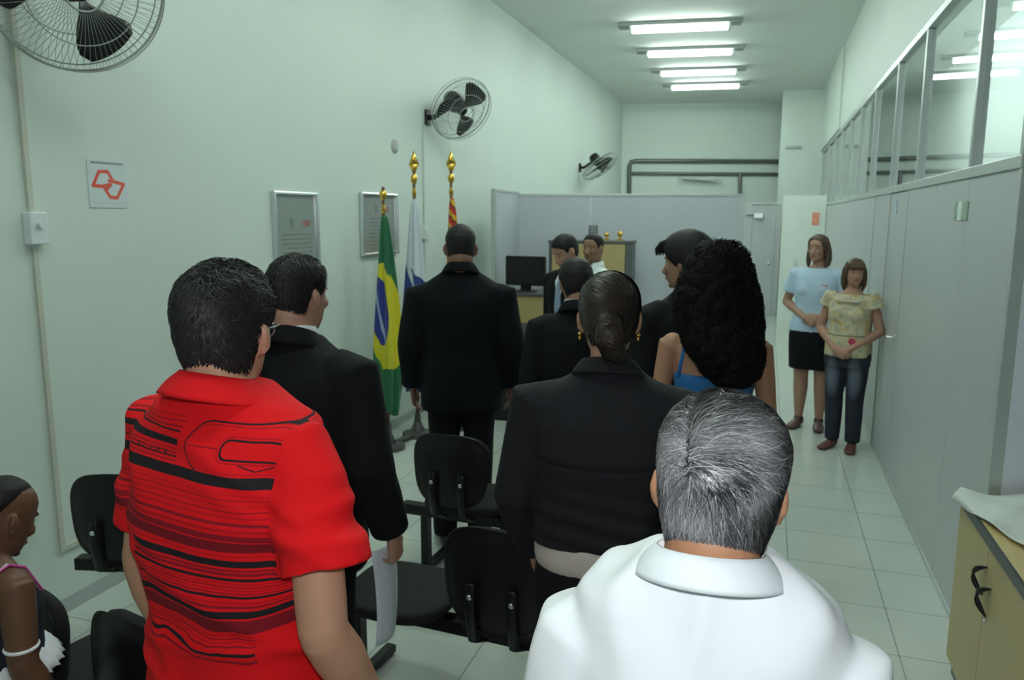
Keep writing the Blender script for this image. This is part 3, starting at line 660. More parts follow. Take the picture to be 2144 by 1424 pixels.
def person(label,loc,yaw,H,skin,head=(0,0,0),arms=None,fem=False,bw=1.0,voxel=.006,legs=False,hands=None,lips=1,stub=0,rough=.5,nk=1.0,aw=1.0,lean=0,group=None,drop=0,px=None,hs=1.0,bare=False):
    if px:
        q=at(*px,Y=loc[1]); loc=(q.x,loc[1],0); H=(q.z-.006)/(1.75-drop)*1.75
    S_=H/1.75; t=empty('person',loc,yaw,label,'person',group)
    J=dict(neck=(0,-.012,1.475),nk=nk,aw=aw,bare=bare)
    HR=rotm(*head)*hs; piv=np.array([0,-.022,1.535-drop]); J['HR']=HR; J['HP']=piv+HR@np.array([0,.022,-.010])
    J['armL'],J['armR']=arms or (DEF_ARM(-1),DEF_ARM(1))
    if hands: J['handL'],J['handR']=hands
    mb=build_body(J,legs,fem,bw)
    v,nv,f=remesh(mb,voxel,5,.5)
    L=(v-J['HP'])@HR/hs**2
    col=np.tile(np.array(skin),(len(v),1)); hm=v[:,2]>1.50
    col[hm]=face_tint(L[hm],skin,lips,stub)
    me=mesh_from(v*S_,f,'body'); set_col(me,col)
    m=mat('skin_%02d%02d%02d'%tuple(int(c*99) for c in skin),rough=rough,spec=.4,attr='tint',sss=.06,bump=.06,bscale=350)
    link('body',me,m,t)
    t['_s']=S_; PJ[t.name]=(J,S_,fem,bw); return t
PJ={}
def cloth_obj(name,par,mb,m,voxel=.007,smooth=6,folds=(),S_=1.0,cr=None):
    v,nv,f=remesh(mb,voxel,smooth)
    for (k,amp,seed,ani,zr) in folds:
        wz=1.0
        if zr: z0,z1=zr; wz=np.clip((v[:,2]-z0)/.08,0,1)*np.clip((z1-v[:,2])/.08,0,1)
        v=v+nv*(amp*wob(v,k,seed,7,ani)*wz)[:,None]
    if cr: v=v+nv*(cr[1]*crease(v,cr[0],cr[2],6,cr[3]))[:,None]
    return link(name,mesh_from(v*S_,f,name),m,par)
def sleeve(mb,arm,r,upto=1.0,flare=1.0,pad=0,end=None):
    a,b,c=[np.array(q,float) for q in arm]
    if upto<=1: 
        e=a*(1-upto)+b*upto; pts=[a*np.array([.8,1,1]),a+np.array([0,0,pad]),a*.55+e*.45,e]; rr=[r*.95,r*1.02,r*1.0,r*flare]
        tube(mb,pts,rr,18,roundcap=False)
    else:
        u=upto-1; e=b*(1-u)+c*u
        tube(mb,[a*np.array([.8,1,1]),a+np.array([0,0,pad]),a*.5+b*.5,b,b*.5+e*.5,e],[r*.95,r*1.02,r*.92,r*.84,r*.78,r*.66*flare],18,roundcap=False)
def torso(mb,rows,bw=1.0,yc=-.005,e=2.5):
    rings(mb,[supere(q[0],q[1]*bw,q[2]*bw,(q[3] if len(q)>3 else 0)+yc,e) for q in rows])
def band(zt,zb,rt,rb,th=.004,gap=.5,yc=-.015,tilt=-.10,n=56,yk=1.0,k=7,back=0):
    """a collar: band round the neck, open at the front; tilt lowers the front"""
    t=np.linspace(PI/2+gap/2,PI/2+2*PI-gap/2,n); mb=MB(); G=[]
    for side in (0,1):
        for i in range(k):
            u=i/(k-1); r=(rt*(1-u)+rb*u)+(th if side==0 else 0)+.004*math.sin(u*PI); z=zt*(1-u)+zb*u
            x=np.cos(t)*r; y=np.sin(t)*r*yk+yc; zz=z+tilt*(y-yc)/1.0*1.0+back*np.maximum(0,-np.sin(t))
            G.append(np.stack([x,y,zz],1))
    v=np.concatenate(G); f=[]
    def id_(s,i,j): return (s*k+i)*n+j
    for s in (0,1):
        for i in range(k-1):
            for j in range(n-1):
                q=(id_(s,i,j),id_(s,i,j+1),id_(s,i+1,j+1),id_(s,i+1,j)); f.append(q if s==0 else q[::-1])
    for j in range(n-1):
        f.append((id_(0,0,j+1),id_(0,0,j),id_(1,0,j),id_(1,0,j+1))); f.append((id_(0,k-1,j),id_(0,k-1,j+1),id_(1,k-1,j+1),id_(1,k-1,j)))
    for i in range(k-1):
        f.append((id_(0,i,0),id_(0,i+1,0),id_(1,i+1,0),id_(1,i,0))); f.append((id_(0,i+1,n-1),id_(0,i,n-1),id_(1,i,n-1),id_(1,i+1,n-1)))
    mb.add(v,f); return mb
def put(name,mb,m,par,S_,smooth=True):
    mb.v=[x*S_ for x in mb.v]; return obj(name,mb,m,par,smooth)
def hair_shell(t,m,line,thick,seed=1,lump=.004,lk=60,name='hair',extra=None,voxel=None,shape=None,hard=7):
    """line(az)-> hair line height (0..1) by azimuth from the front (0) to the nape (pi)"""
    J,S_,fem,bw=PJ[t.name]; R,tt,th=head_rings(72,64); n=72; G=[]
    az=np.abs(((th-PI/2+PI)%(2*PI))-PI)   # 0 front .. pi back
    ln=np.array([line(a) for a in az])
    for r,u in zip(R,tt):
        c=np.array([0,-.003,.125]); d=r-c; d/=np.linalg.norm(d,axis=1)[:,None]
        cov=np.clip((u-ln)*hard,-1,1); th_=np.where(cov>0,thick*np.sqrt(cov.clip(0,1)),cov*.012)
        if shape: th_=th_+np.where(cov>0,shape(az,u)*cov.clip(0,1),0)
        w_=lump*(wob(r,lk,seed,9)+.7*wob(r,lk*2.3,seed+5,9))*cov.clip(0,1)
        G.append(r+d*(th_+w_)[:,None])
    mb=MB(); rings(mb,G)
    if extra: extra(mb)
    v=mb.verts(); 
    if voxel:
        v,_,f=remesh(mb,voxel,3); mb=MB(); mb.add(v,f); v=mb.verts()
    v=(v@J['HR'].T+J['HP'])*S_
    o=link(name,mesh_from(v,mb.f,name),m,t); return o,v,mb.f
def strands(par,name,m,v,f,n,dirfun,length,seg=6,width=.0006,lift=.002,colf=None,keep=None,seed=3,jit=.25,grav=.0,taper=.3,curl=None):
    r=np.random.RandomState(seed); f3=[]
    for q in f:
        if len(q)==4: f3+=[(q[0],q[1],q[2]),(q[0],q[2],q[3])]
        elif len(q)==3: f3.append(q)
    F=np.array(f3); A=v[F[:,0]];B=v[F[:,1]];C_=v[F[:,2]]; ar=np.linalg.norm(np.cross(B-A,C_-A),axis=1); ar=ar/ar.sum()
    bv=bvhtree.BVHTree.FromPolygons([Vector(p) for p in v],f3)
    cen=v.mean(0); V=[];Q=[];Cc=[]; cnt=0; tries=0
    idx=r.choice(len(F),size=n*2,p=ar)
    for i in idx:
        if cnt>=n: break
        a,b=r.rand(),r.rand()
        if a+b>1:a,b=1-a,1-b
        p=A[i]+(B[i]-A[i])*a+(C_[i]-A[i])*b
        if keep is not None and not keep(p): continue
        L=length*(.6+.7*r.rand()); step=L/seg; q=Vector(p); pts=[];nr=[]; jd=Vector(r.randn(3)*jit); ok=True
        lf=lift*(.4+1.2*r.rand())
        for k in range(seg+1):
            loc,no,ix,dist=bv.find_nearest(q)
            if (loc-Vector(cen)).dot(no)<0: no=-no
            u=k/seg; P_=loc+no*(lf*min(1,u*3+.1)*(1+.0*u)); 
            if curl: ph,rad,fr=r.__class__ and (cnt*1.7),curl[0],curl[1]; tn=no.cross(Vector((0,0,1))); tn=tn.normalized() if tn.length>.01 else Vector((1,0,0)); P_=P_+tn*rad*math.sin(ph+fr*u)+no*rad*(1+math.cos(ph+fr*u))
            pts.append(P_); nr.append(no)
            d=Vector(dirfun(np.array(loc),np.array(no),u))+jd; d=d-no*d.dot(no)
            if d.length<1e-6: d=Vector((0,0,-1))
            q=loc+d.normalized()*step
        col=colf(p,r) if colf else None
        base=len(V); 
        for k in range(seg+1):
            d=(pts[min(k+1,seg)]-pts[max(k-1,0)]).normalized(); s_=d.cross(nr[k]); s_=s_.normalized() if s_.length>1e-6 else Vector((1,0,0))
            w_=width*(1-(1-taper)*(k/seg)**2)
            V.append(pts[k]-s_*w_); V.append(pts[k]+s_*w_+nr[k]*w_*.6)
            if col is not None: Cc+= [col,col]
            if k<seg: Q.append((base+2*k,base+2*k+1,base+2*k+3,base+2*k+2))
        cnt+=1
    me=bpy.data.meshes.new(name); me.from_pydata(V,[],Q); me.update(); me.polygons.foreach_set('use_smooth',[True]*len(me.polygons))
    if colf: set_col(me,np.array(Cc))
    return tag(link(name,me,m,par),kind=None)
def W_(t,p): # head local -> object coordinates
    J,S_,_,_=PJ[t.name]; return (np.array(p)@J['HR'].T+J['HP'])*S_
def short_line(a,nape=.14,front=.86,side=.52):
    d=math.degrees(a); return float(np.interp(d,[0,35,60,75,95,112,125,180],[front,front-.02,.70,.50,side,.30,nape+.03,nape]))
def long_line(a): return float(np.interp(math.degrees(a),[0,40,62,75,100,180],[.86,.80,.55,.30,.15,.05]))
SUIT=[(.77,.198,.132),(.85,.200,.138),(.95,.192,.134),(1.07,.180,.128),(1.18,.186,.134),(1.28,.198,.138),(1.35,.204,.130),(1.395,.200,.116),(1.43,.178,.100),(1.46,.138,.088),(1.485,.102,.078),(1.512,.074,.068)]
POLO=[(.80,.180,.128),(.90,.182,.132),(1.0,.176,.124),(1.1,.172,.120),(1.2,.178,.126),(1.3,.186,.130),(1.37,.186,.118),(1.42,.172,.098),(1.45,.140,.082),(1.48,.092,.070),(1.505,.070,.062)]
POLO_=[(.80,.180,.128),(.90,.182,.132),(1.0,.176,.124),(1.1,.172,.120),(1.2,.178,.126),(1.3,.186,.130),(1.37,.190,.120),(1.42,.186,.104),(1.455,.166,.088),(1.48,.130,.076),(1.50,.092,.070),(1.515,.070,.062)]
m_suit=mat('black_suit_cloth',(.0055,.006,.0080),.85,spec=.22,var=.25,vscale=25,bump=.1,bscale=600)
m_shoe=mat('black_shoe_leather',(.012,.011,.011),.3)
def trousers(t,m,bw=1.0,fem=False,voxel=.012,name='trousers',z1=1.0,hem=.07,folds=True,r=(.092,.084,.070,.066,.060)):
    J,S_,_,_=PJ[t.name]; mb=MB(); torso(mb,[(.78,.168,.122),(.86,.178,.130),(.93,.176,.128),(z1,.160,.118)],bw)
    for s in (-1,1): tube(mb,[(s*.088,0,.88),(s*.092,.004,.72),(s*.092,.010,.50),(s*.092,-.008,.30),(s*.092,-.008,hem)],[q*(bw**.6) for q in r],20,roundcap=False)
    return cloth_obj(name,t,mb,m,voxel,5,[(26,.004,11,(1,1,2.2),None)] if folds else [],S_)
def shoes(t,m,name='shoe'):
    J,S_,_,_=PJ[t.name]
    for s in (-1,1):
        mb=MB(); foot(mb,(s*.09,-.01,.055),fx=s*.18,L=.27,infl=.006)
        v,_,f=remesh(mb,.007,3); v[:,2]=np.maximum(v[:,2],.002); sg=link(name,mesh_from(v*S_,f,name),m,t)
def suit(t,m=None,bw=1.0,voxel=.009,name='jacket',rows=SUIT,cuff=1.93,r=.078,fold=.004,collar=True,arms=None,pad=.002):
    J,S_,_,_=PJ[t.name]; mb=MB(); m=m or m_suit; torso(mb,rows,bw)
    for k in ('armL','armR'): sleeve(mb,J[k],r*(bw**.6),cuff,1.05,pad)
    o=cloth_obj(name,t,mb,m,voxel,9,[(22,fold,5,(1,1,2.6),None),(60,fold*.3,9,(1,1,1.5),None)],S_,cr=(26,fold*2.6,int(t.location.x*-17)+40,(1,1,1.4)))
    if collar: put('lapel_collar',band(1.532,1.475,.064,.096,.008,.9,-.018,-.24,yk=.93,back=.008),m,t,S_)
    return o

# ---- 1 man in the red striped polo shirt
def p_red(nt,vec,x,y,z):
    RED=(.78,.008,.012); DK=(.018,.014,.018); MR=(.28,.008,.018); DR=(.52,.006,.012)
    low=_m(nt,'MULTIPLY_ADD',z,-6.0,7.5,clamp=True)   # creasing of the print towards the waist
    w_=(noise(nt,vec,6,2,(1.2,.4,1.3))-.5)
    z=z*1.0989-.181; zz=z+w_*.004+w_*low*.085+(x*x)*.10
    def stripe(zc,h): return soft(sabs(zz-zc)-h,.0016)
    c=None
    def lay(c,f,col): return mixc(nt,f,c,col)
    n1=noise(nt,vec,3,2); c=mixc(nt,n1,tuple(q*.96 for q in RED),RED)
    ext=lt(x,.004)      # upper bands stop left of the big letter shape
    # fine lines above, bands, fine lines
    for zc,h,col in ((1.470,.0010,DR),(1.462,.0010,MR),(1.453,.0013,MR),(1.446,.0018,DK),(1.4255,.0062,DK),(1.412,.0009,MR),(1.405,.0012,MR),(1.3985,.0015,DK),(1.391,.0010,MR)):
        c=lay(c,stripe(zc,h)*ext,col)
    tx=gt(noise(nt,vec,210,0,(1,1,.5)),.52)*stripe(1.4035,.004)*lt(sabs(x+.075),.055); c=lay(c,tx*.8,DK)
    body=lt(x,.197)
    c=lay(c,stripe(1.3745,.0098)*body,DK)
    for zc,h,col in ((1.352,.0008,DR),(1.343,.0008,MR),(1.333,.0009,DR),(1.322,.0010,MR),(1.311,.0016,DR),(1.298,.0030,MR),(1.285,.0030,DR),(1.271,.0060,MR),(1.252,.0100,(.20,.008,.016)),(1.2335,.0012,DR)):
        c=lay(c,stripe(zc,h)*body,col)
    in2=gt(x,-.115)*lt(x,.192)
    for zc,h,col in ((1.2185,.0068,DK),(1.205,.0020,MR),(1.1975,.003,MR),(1.1865,.0030,DK),(1.178,.0012,DR),(1.1715,.0012,MR),(1.165,.0012,DR),(1.158,.0012,MR),(1.151,.0026,DK),(1.140,.0018,DR),(1.133,.0022,MR)):
        c=lay(c,stripe(zc,h)*in2,col)
    c=lay(c,stripe(1.1195,.0068)*body,DK); c=lay(c,stripe(1.0965,.0125)*body,(.20,.008,.016))
    for zc,h,col in ((1.077,.0012,DR),(1.070,.0012,MR),(1.063,.0012,DR),(1.056,.0014,MR),(1.041,.0034,DK),(1.026,.0026,MR)):
        c=lay(c,stripe(zc,h)*gt(x,-.12)*lt(x,.16),col)
    # big rounded letter outlines on the shoulder blade
    def race(cx,cz,L,r): # distance to horizontal bar from cx to the right
        px=smax(cx-x,0.0); pz=zz-cz; return ssq(px*px+pz*pz)-r
    right=lt(x,.197)
    d1=race(.070,1.4275,.2,.0440); d2=race(.070,1.4275,.2,.0385); d3=race(.118,1.4275,.2,.0220); d4=race(.118,1.4275,.2,.0165)
    for d,h,col in ((d1,.0015,DK),(d2,.0006,MR),(d3,.0007,MR),(d4,.0019,DK)):
        c=lay(c,soft(sabs(d)-h,.0014)*right*gt(zz,1.385),col)
    c=lay(c,soft(sabs(zz-1.4275)-.0010,.001)*gt(x,.032)*lt(x,.096),MR)
    kx=sabs(x-.168)*.35
    c=lay(c,soft(sabs(zz-1.394-kx)-.0011,.0012)*gt(x,.14)*lt(x,.195),DK)
    return c
t=person('man seen from behind in a red polo shirt with black stripes, short dark hair',(-.955,1.17,0),math.radians(-14),1.78,(.50,.27,.17),head=(math.radians(26),math.radians(-3),0),voxel=.005,stub=.3,aw=1.05,drop=.030,px=(470,545),hs=.93,
  arms=(((-.200,-.005,1.405),(-.252,-.035,1.125),(-.262,.035,.88)),((.200,-.01,1.405),(.262,-.05,1.13),(.255,.08,.91))))
J,S_,_,_=PJ[t.name]
mb=MB(); torso(mb,POLO_,1.12)
sleeve(mb,J['armL'],.068,.74,1.05,.0)
a,b,c=[np.array(q) for q in J['armR']]; tube(mb,[a*[.6,1,1],a*[.9,1,1],a*.85+b*.15+[.0,0,0],a*.6+b*.4+[.006,0,0],a*.36+b*.64+[.018,.0,0]],[.062,.068,.070,.071,.080],20,roundcap=False)
m_red=mat('red_striped_jersey',rough=.85,spec=.2,paint=p_red,bump=.15,bscale=700)
o=cloth_obj('polo_shirt',t,mb,m_red,.0055,20,[(20,.0022,4,(1,1,1.6),None),(30,.0035,8,(.7,1,2.6),(.95,1.24)),(16,.006,14,(1.2,1,1.2),(.78,1.16))],S_,cr=(26,.030,12,(.9,.5,1.2)))
put('collar',band(1.526,1.482,.064,.108,.005,.9,-.024,-.20,yk=.88,back=.004),mat('red_knit',(.78,.010,.014),.85,spec=.2,var=.05,bump=.3,bscale=500),t,S_)
trousers(t,mat('dark_jeans',(.02,.025,.04),.8)); shoes(t,m_shoe)
m_h1=mat('black_hair',(.011,.010,.0105),.62,spec=.3,var=.4,vscale=60,bump=.6,bscale=140,stretch=(1,1,.35))
m_hs=mat('black_hair_strands',(.017,.016,.018),.55,spec=.35,aniso=.3,attr=None)
sh=lambda az,u:.002+.007*np.clip((u-.55)*3,0,1)
o,v,f=hair_shell(t,m_h1,lambda a:short_line(a,.07),.008,3,.0035,55,shape=sh)
cz=W_(t,(0,-.07,.19))
def dir_short(p,n,u,c=cz): 
    d=np.array(p)-c; d=d/(np.linalg.norm(d)+1e-6); return d+np.array([0.3*d[2],.0,-.75])
nap=W_(t,(0,0,.03))[2]
strands(t,'hair_strands',m_hs,v,f,5000,dir_short,.030,4,.0011,.0055,seed=5,jit=.55,keep=lambda p,c=W_(t,(0,.045,.15)),z=nap: p[2]>z and not(p[1]>c[1] and p[2]<c[2]) and not (p[1]>W_z and p[2]<c[2]-.01)) if False else None
def keep_hair(t,line,marg=.02):
    J,S_,_,_=PJ[t.name]
    def k(p):
        L=((np.array(p)/S_)-J['HP'])@J['HR']; L=L/np.linalg.norm(J['HR'][0])**2; a=math.atan2(abs(L[0]),L[1]); return L[2]/HZ>line(a)+marg
    return k
strands(t,'hair_strands',m_hs,v,f,5500,dir_short,.032,4,.0011,.0050,seed=5,jit=.55,keep=keep_hair(t,lambda a:short_line(a,.07)))
# spectacles: dark temple arm
mb=MB()
for s in (-1,1): tube(mb,[W_(t,(s*.077,-.01,.118))/1,W_(t,(s*.0785,.05,.118)),W_(t,(s*.070,.092,.118))],[.0022]*3,6)
for s in (-1,1):
    th=np.linspace(0,2*PI,20); tube(mb,[W_(t,(s*.034+.026*math.cos(q),.112-.02*abs(math.cos(q))*(1 if s*math.cos(q)>0 else 0),.110+.019*math.sin(q))) for q in th],[.0018]*20,6,roundcap=False)
obj('spectacles',mb,mat('spectacle_frame',(.25,.25,.26),.3,.7),t,True)

# ---- 2 grey haired man in white polo
t=person('grey-haired man seen from behind in a white polo shirt, nearest to the camera',(-.052,.985,0),math.radians(2),1.615,(.50,.25,.14),head=(math.radians(1),math.radians(-2),math.radians(4)),voxel=.005,bw=.95,nk=1.15,aw=1.0,drop=.025,px=(1502,846),hs=1.01,
  arms=((( -.170,-.005,1.378),(-.212,-.02,1.12),(-.20,.14,.97)),((.170,-.005,1.368),(.212,-.02,1.11),(.20,.14,.96))))
J,S_,_,_=PJ[t.name]; mb=MB()
torso(mb,[(.80,.176,.135),(.95,.180,.135),(1.1,.182,.135),(1.2,.192,.140),(1.28,.202,.142),(1.36,.206,.132),(1.42,.202,.118),(1.458,.194,.106),(1.484,.170,.098),(1.504,.128,.094),(1.524,.092,.088)],.92)
sleeve(mb,J['armL'],.076,.80,1.06,.004); sleeve(mb,J['armR'],.076,.80,1.06,.004)
m_wp=mat('white_pique_cotton',(.88,.92,.95),.8,var=.02,vscale=20,bump=.12,bscale=700)
o=cloth_obj('polo_shirt',t,mb,m_wp,.0055,24,[(17,.004,21,(1.2,1,1.2),None),(38,.0022,25,(1.6,1,1),(1.25,1.55)),(34,.008,31,(2.2,1,.6),(1.38,1.56))],S_,cr=(30,.026,77,(1,1,.8)))
put('collar',band(1.536,1.494,.070,.100,.004,.9,-.024,-.20,yk=.92,back=.004),mat('white_knit_collar',(.86,.92,.95),.8,var=.02,bump=.25,bscale=500),t,S_)
trousers(t,mat('grey_trousers',(.08,.08,.085),.8)); shoes(t,m_shoe)
def g_line(a): return short_line(a,.00,.86,.60)
m_g0=mat('grey_hair_base',(.035,.034,.036),.5,var=.4,vscale=80,bump=.4,bscale=200)
o,v,f=hair_shell(t,m_g0,g_line,.009,9,.0020,40,shape=lambda az,u:.001+.004*np.clip((u-.5)*3,0,1))
m_gs=mat('grey_hair_strands',rough=.35,spec=.6,attr='tint',aniso=.4)
wh=W_(t,(-.030,-.088,.150)); part=W_(t,(-.045,-.04,.20))
def dir_grey(p,n,u,wh=wh,hc=W_(t,(0,0,.11))):
    d=p-wh; r=np.linalg.norm(d)+1e-6; d=d/r; up=np.clip((p[2]-wh[2])/.05,-1,1)
    sw=np.cross(n,d); 
    side=np.array([1.0,.35,-.3]) if p[0]>part[0] else np.array([-1.0,.2,-.5])
    top=d*.6+side*.8+sw*-.3; down=d*.5+np.array([0,0,-1.0])+sw*-.15
    w_=np.clip(.5+up*.9,0,1); return top*w_+down*(1-w_)
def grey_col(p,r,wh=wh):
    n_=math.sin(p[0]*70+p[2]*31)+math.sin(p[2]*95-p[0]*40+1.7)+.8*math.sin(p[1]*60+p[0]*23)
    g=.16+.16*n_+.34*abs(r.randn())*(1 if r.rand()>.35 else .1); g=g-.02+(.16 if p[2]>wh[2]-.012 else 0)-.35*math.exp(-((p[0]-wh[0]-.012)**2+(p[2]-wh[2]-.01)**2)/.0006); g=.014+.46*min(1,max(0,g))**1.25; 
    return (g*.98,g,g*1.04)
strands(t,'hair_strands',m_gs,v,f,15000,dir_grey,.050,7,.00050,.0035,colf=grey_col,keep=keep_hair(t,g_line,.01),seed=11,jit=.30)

# ---- 3 man in dark suit behind the red shirt
t=person('man in a black suit standing beside the left wall, just beyond the red polo shirt',(-1.43,2.03,0),math.radians(-4),1.735,(.46,.26,.19),head=(math.radians(-6),math.radians(-4),0),voxel=.006,bw=1.08,nk=1.15,px=(614,535),
  arms=(DEF_ARM(-1,1.05),((.20,-.005,1.40),(.275,-.03,1.12),(.30,.05,.885))),hands=(None,dict(d=(0,.25,-1),nrm=(-1,0,.1),thumb=(0,1,0),curl=.75)))
J,S_,_,_=PJ[t.name]; suit(t,bw=1.09,voxel=.008,r=.083)
put('shirt_collar',band(1.545,1.50,.063,.070,.004,.7,-.014,-.18),mat('white_shirt_cotton',(.75,.8,.82),.7,var=.02),t,S_)
trousers(t,m_suit); shoes(t,m_shoe)
o,v,f=hair_shell(t,m_h1,lambda a:short_line(a,.12,.86,.60),.010,13,.002,40)
strands(t,'hair_strands',m_hs,v,f,1800,dir_short if False else (lambda p,n,u:(0.2*p[0],.2,-1.0)),.026,3,.0012,.003,seed=6,jit=.3,keep=keep_hair(t,lambda a:short_line(a,.12,.86,.60)))
Mw=Matrix.Translation(t.location)@Matrix.Rotation(t.rotation_euler.z,4,'Z')
hw=Mw@Vector((.30*S_,.07*S_,.80*S_))
s=MB(); G=[]
for i in range(15):
    u=i/14; r_=[]
    for j in range(9):
        q=j/8-.5; r_.append((.02*math.sin(u*2.2)+.012*math.cos(q*4),.13*q*(1-.15*u)+.03*u,-.34*u+.03))
    G.append(np.array(r_))
rings(s,G,cap=False,closed=False); o=link('paper',mesh_from(s.verts(),s.f,'paper'),mat('white_sheet',(.70,.76,.84),.5,var=.02)); so=o.modifiers.new('t','SOLIDIFY'); so.thickness=.0015
o.location=hw+Vector((-.045,.0,.01)); o.rotation_euler=(0,math.radians(6),math.radians(-6)); tag(o,'white sheet of paper hanging from the hand of the suited man by the left wall','paper')

# ---- 4 broad man in black suit at centre
t=person('broad man in a black suit seen squarely from behind, in front of the flags',(-1.50,3.90,0),math.radians(20),1.83,(.20,.10,.065),head=(0,math.radians(-3),0),voxel=.007,bw=1.15,nk=1.2,px=(964,470),drop=.02,
  arms=(((-.208,-.005,1.365),(-.262,-.03,1.12),(-.258,.03,.87)),((.208,-.005,1.365),(.262,-.03,1.12),(.262,.03,.87))))
S_=PJ[t.name][1]; suit(t,mat('black_suit_wool',(.004,.005,.0075),.88,spec=.2,var=.2),bw=1.08,voxel=.010,r=.082,fold=.003); trousers(t,m_suit,1.1); shoes(t,m_shoe)
hair_shell(t,m_h1,lambda a:short_line(a,.0,.86,.60),.007,14,.001,40)
# ---- 5 person in dark suit with pale shirt collar
t=person('person in a dark suit with white collar beyond the woman with the bun',(-.86,3.62,0),math.radians(12),1.66,(.30,.17,.11),head=(math.radians(12),math.radians(-14),0),voxel=.008,bw=.98,px=(1211,540))
S_=PJ[t.name][1]; suit(t,bw=1.0,voxel=.011); put('shirt_collar',band(1.545,1.49,.062,.074,.004,.7,-.018,-.18),MATS['white_shirt_cotton'],t,S_); trousers(t,m_suit); shoes(t,m_shoe)
hair_shell(t,m_h1,lambda a:short_line(a,.10,.84,.45),.016,15,.004,40)
# ---- 6 far man looking down, in suit and tie
t=person('man in dark suit and pale blue tie looking down before the wooden cabinet',(-1.36,5.45,0),math.radians(150),1.77,(.36,.20,.14),head=(math.radians(-12),math.radians(-28),0),voxel=.008,legs=False,px=(1198,484))
S_=PJ[t.name][1]; rows=[(a_,b_,c_) for a_,b_,c_ in SUIT]; suit(t,voxel=.011); 
mb=MB(); tube(mb,[(0,.112,1.44),(0,.138,1.36),(0,.142,1.22),(0,.140,1.08)],[(.016,.006),(.024,.006),(.034,.006),(.02,.004)],10,ref=(1,0,0)); put('necktie',mb,mat('pale_blue_tie',(.22,.28,.40),.5),t,S_)
mb=MB(); v_=[(-.058,.082,1.490),(.058,.082,1.490),(.0,.150,1.26),(0,.085,1.2)]; tube(mb,[(0,.07,1.47),(0,.122,1.40),(0,.134,1.32),(0,.138,1.25)],[(.048,.01),(.044,.008),(.028,.008),(.008,.006)],12,ref=(1,0,0)); put('shirt',mb,MATS['white_shirt_cotton'],t,S_)
trousers(t,m_suit); shoes(t,m_shoe)
hair_shell(t,m_h1,lambda a:short_line(a,.2,.80,.62),.011,16,.002,40)
# ---- 7 far man in white shirt
t=person('man in a white shirt facing the audience, right of the man looking down',(-1.28,6.25,0),math.radians(160),1.72,(.27,.155,.095),head=(0,0,0),voxel=.008,legs=False,stub=.3,px=(1243,490))
S_=PJ[t.name][1]; mb=MB(); J=PJ[t.name][0]; torso(mb,POLO,1.04); sleeve(mb,J['armL'],.068,1.9,1.1); sleeve(mb,J['armR'],.068,1.9,1.1)
cloth_obj('shirt',t,mb,mat('white_cotton_shirt',(.72,.80,.80),.7),.010,5,[(24,.004,41,(1,1,2),None)],S_); put('shirt_collar',band(1.53,1.485,.066,.085,.004,.8,-.012,-.2),MATS['white_shirt_cotton'],t,S_); trousers(t,m_suit); shoes(t,m_shoe)
hair_shell(t,m_h1,lambda a:short_line(a,.2,.84,.62),.008,17,.001,40)

# ---- 8 woman with the bun
t=person('woman in a black jacket with a low dark bun, seen from behind',(-.37,2.04,0),math.radians(7),1.70,(.40,.22,.14),head=(math.radians(4),math.radians(-6),0),fem=True,voxel=.006,bw=1.12,px=(1279,574),
  arms=(((-.198,-.005,1.385),(-.255,-.03,1.12),(-.225,.10,.90)),((.198,-.005,1.385),(.255,-.03,1.12),(.225,.10,.90))))
J,S_,_,_=PJ[t.name]; mb=MB()
torso(mb,[(1.005,.188,.140),(1.05,.182,.138),(1.10,.178,.138),(1.18,.176,.136),(1.27,.190,.142),(1.35,.198,.130),(1.40,.190,.112),(1.435,.160,.094),(1.47,.10,.078),(1.50,.072,.066)],1.13)
for k in ('armL','armR'): sleeve(mb,J[k],.080,1.95,1.05,.010)
m_j=mat('charcoal_jacket_cloth',(.0125,.013,.017),.85,spec=.25,var=.2,vscale=30,bump=.12,bscale=500)
v,nv,f=remesh(mb,.0065,6)
ph=v[:,2]; wgt=np.clip((1.22-ph)/.12,0,1)*(np.abs(v[:,0])<.19)
v=v+nv*(.0035*np.sin(ph*105+2.2*np.sin(v[:,0]*9)+1.5*wob(v,14,3))*wgt+.004*wob(v,18,77,7,(1,1,1.4)))[:,None]
v=v-nv*(.006*np.exp(-((ph-1.245-.15*v[:,0]**2)/.0045)**2)*(np.abs(v[:,0])<.185)*(v[:,1]<.05))[:,None]   # yoke seam
link('jacket',mesh_from(v*S_,f,'jacket'),m_j,t)
put('jacket_collar',band(1.52,1.475,.066,.096,.006,1.0,-.014,-.22,yk=.95,back=.006),m_j,t,S_)
mb=MB(); torso(mb,[(.93,.185,.140),(.96,.190,.146),(1.0,.190,.146),(1.06,.175,.135)],1.06); cloth_obj('top',t,mb,mat('cream_knit',(.55,.50,.46),.8,bump=.3,bscale=300),.008,4,[(50,.0025,3,(2,1,.4),None)],S_)
mb=MB(); torso(mb,[(.45,.175,.135),(.6,.182,.142),(.8,.190,.150),(.9,.186,.146),(1.0,.170,.130)],1.07); cloth_obj('skirt',t,mb,m_suit,.010,4,[(20,.005,13,(1.5,1,.5),None)],S_); shoes(t,m_shoe)
def bunx(mb):
    for i,(p,r) in enumerate([((0,-.108,.062),(.040,.030,.034)),((.012,-.100,.030),(.036,.030,.034)),((.0,-.102,.098),(.034,.022,.036)),((.028,-.088,.012),(.024,.022,.024))]): ellip(mb,p,r)
    pts=[(.030*math.cos(q)*(1-q/14),-.118+.004*math.sin(q*2),.062+.040*math.sin(q)*(1-q/16)) for q in np.linspace(0,9,30)]; tube(mb,pts,[.013]*30,8)
m_bh=mat('dark_brown_hair',(.012,.009,.0085),.55,spec=.35,var=.5,vscale=40,bump=.5,bscale=160,stretch=(1,1,.3))
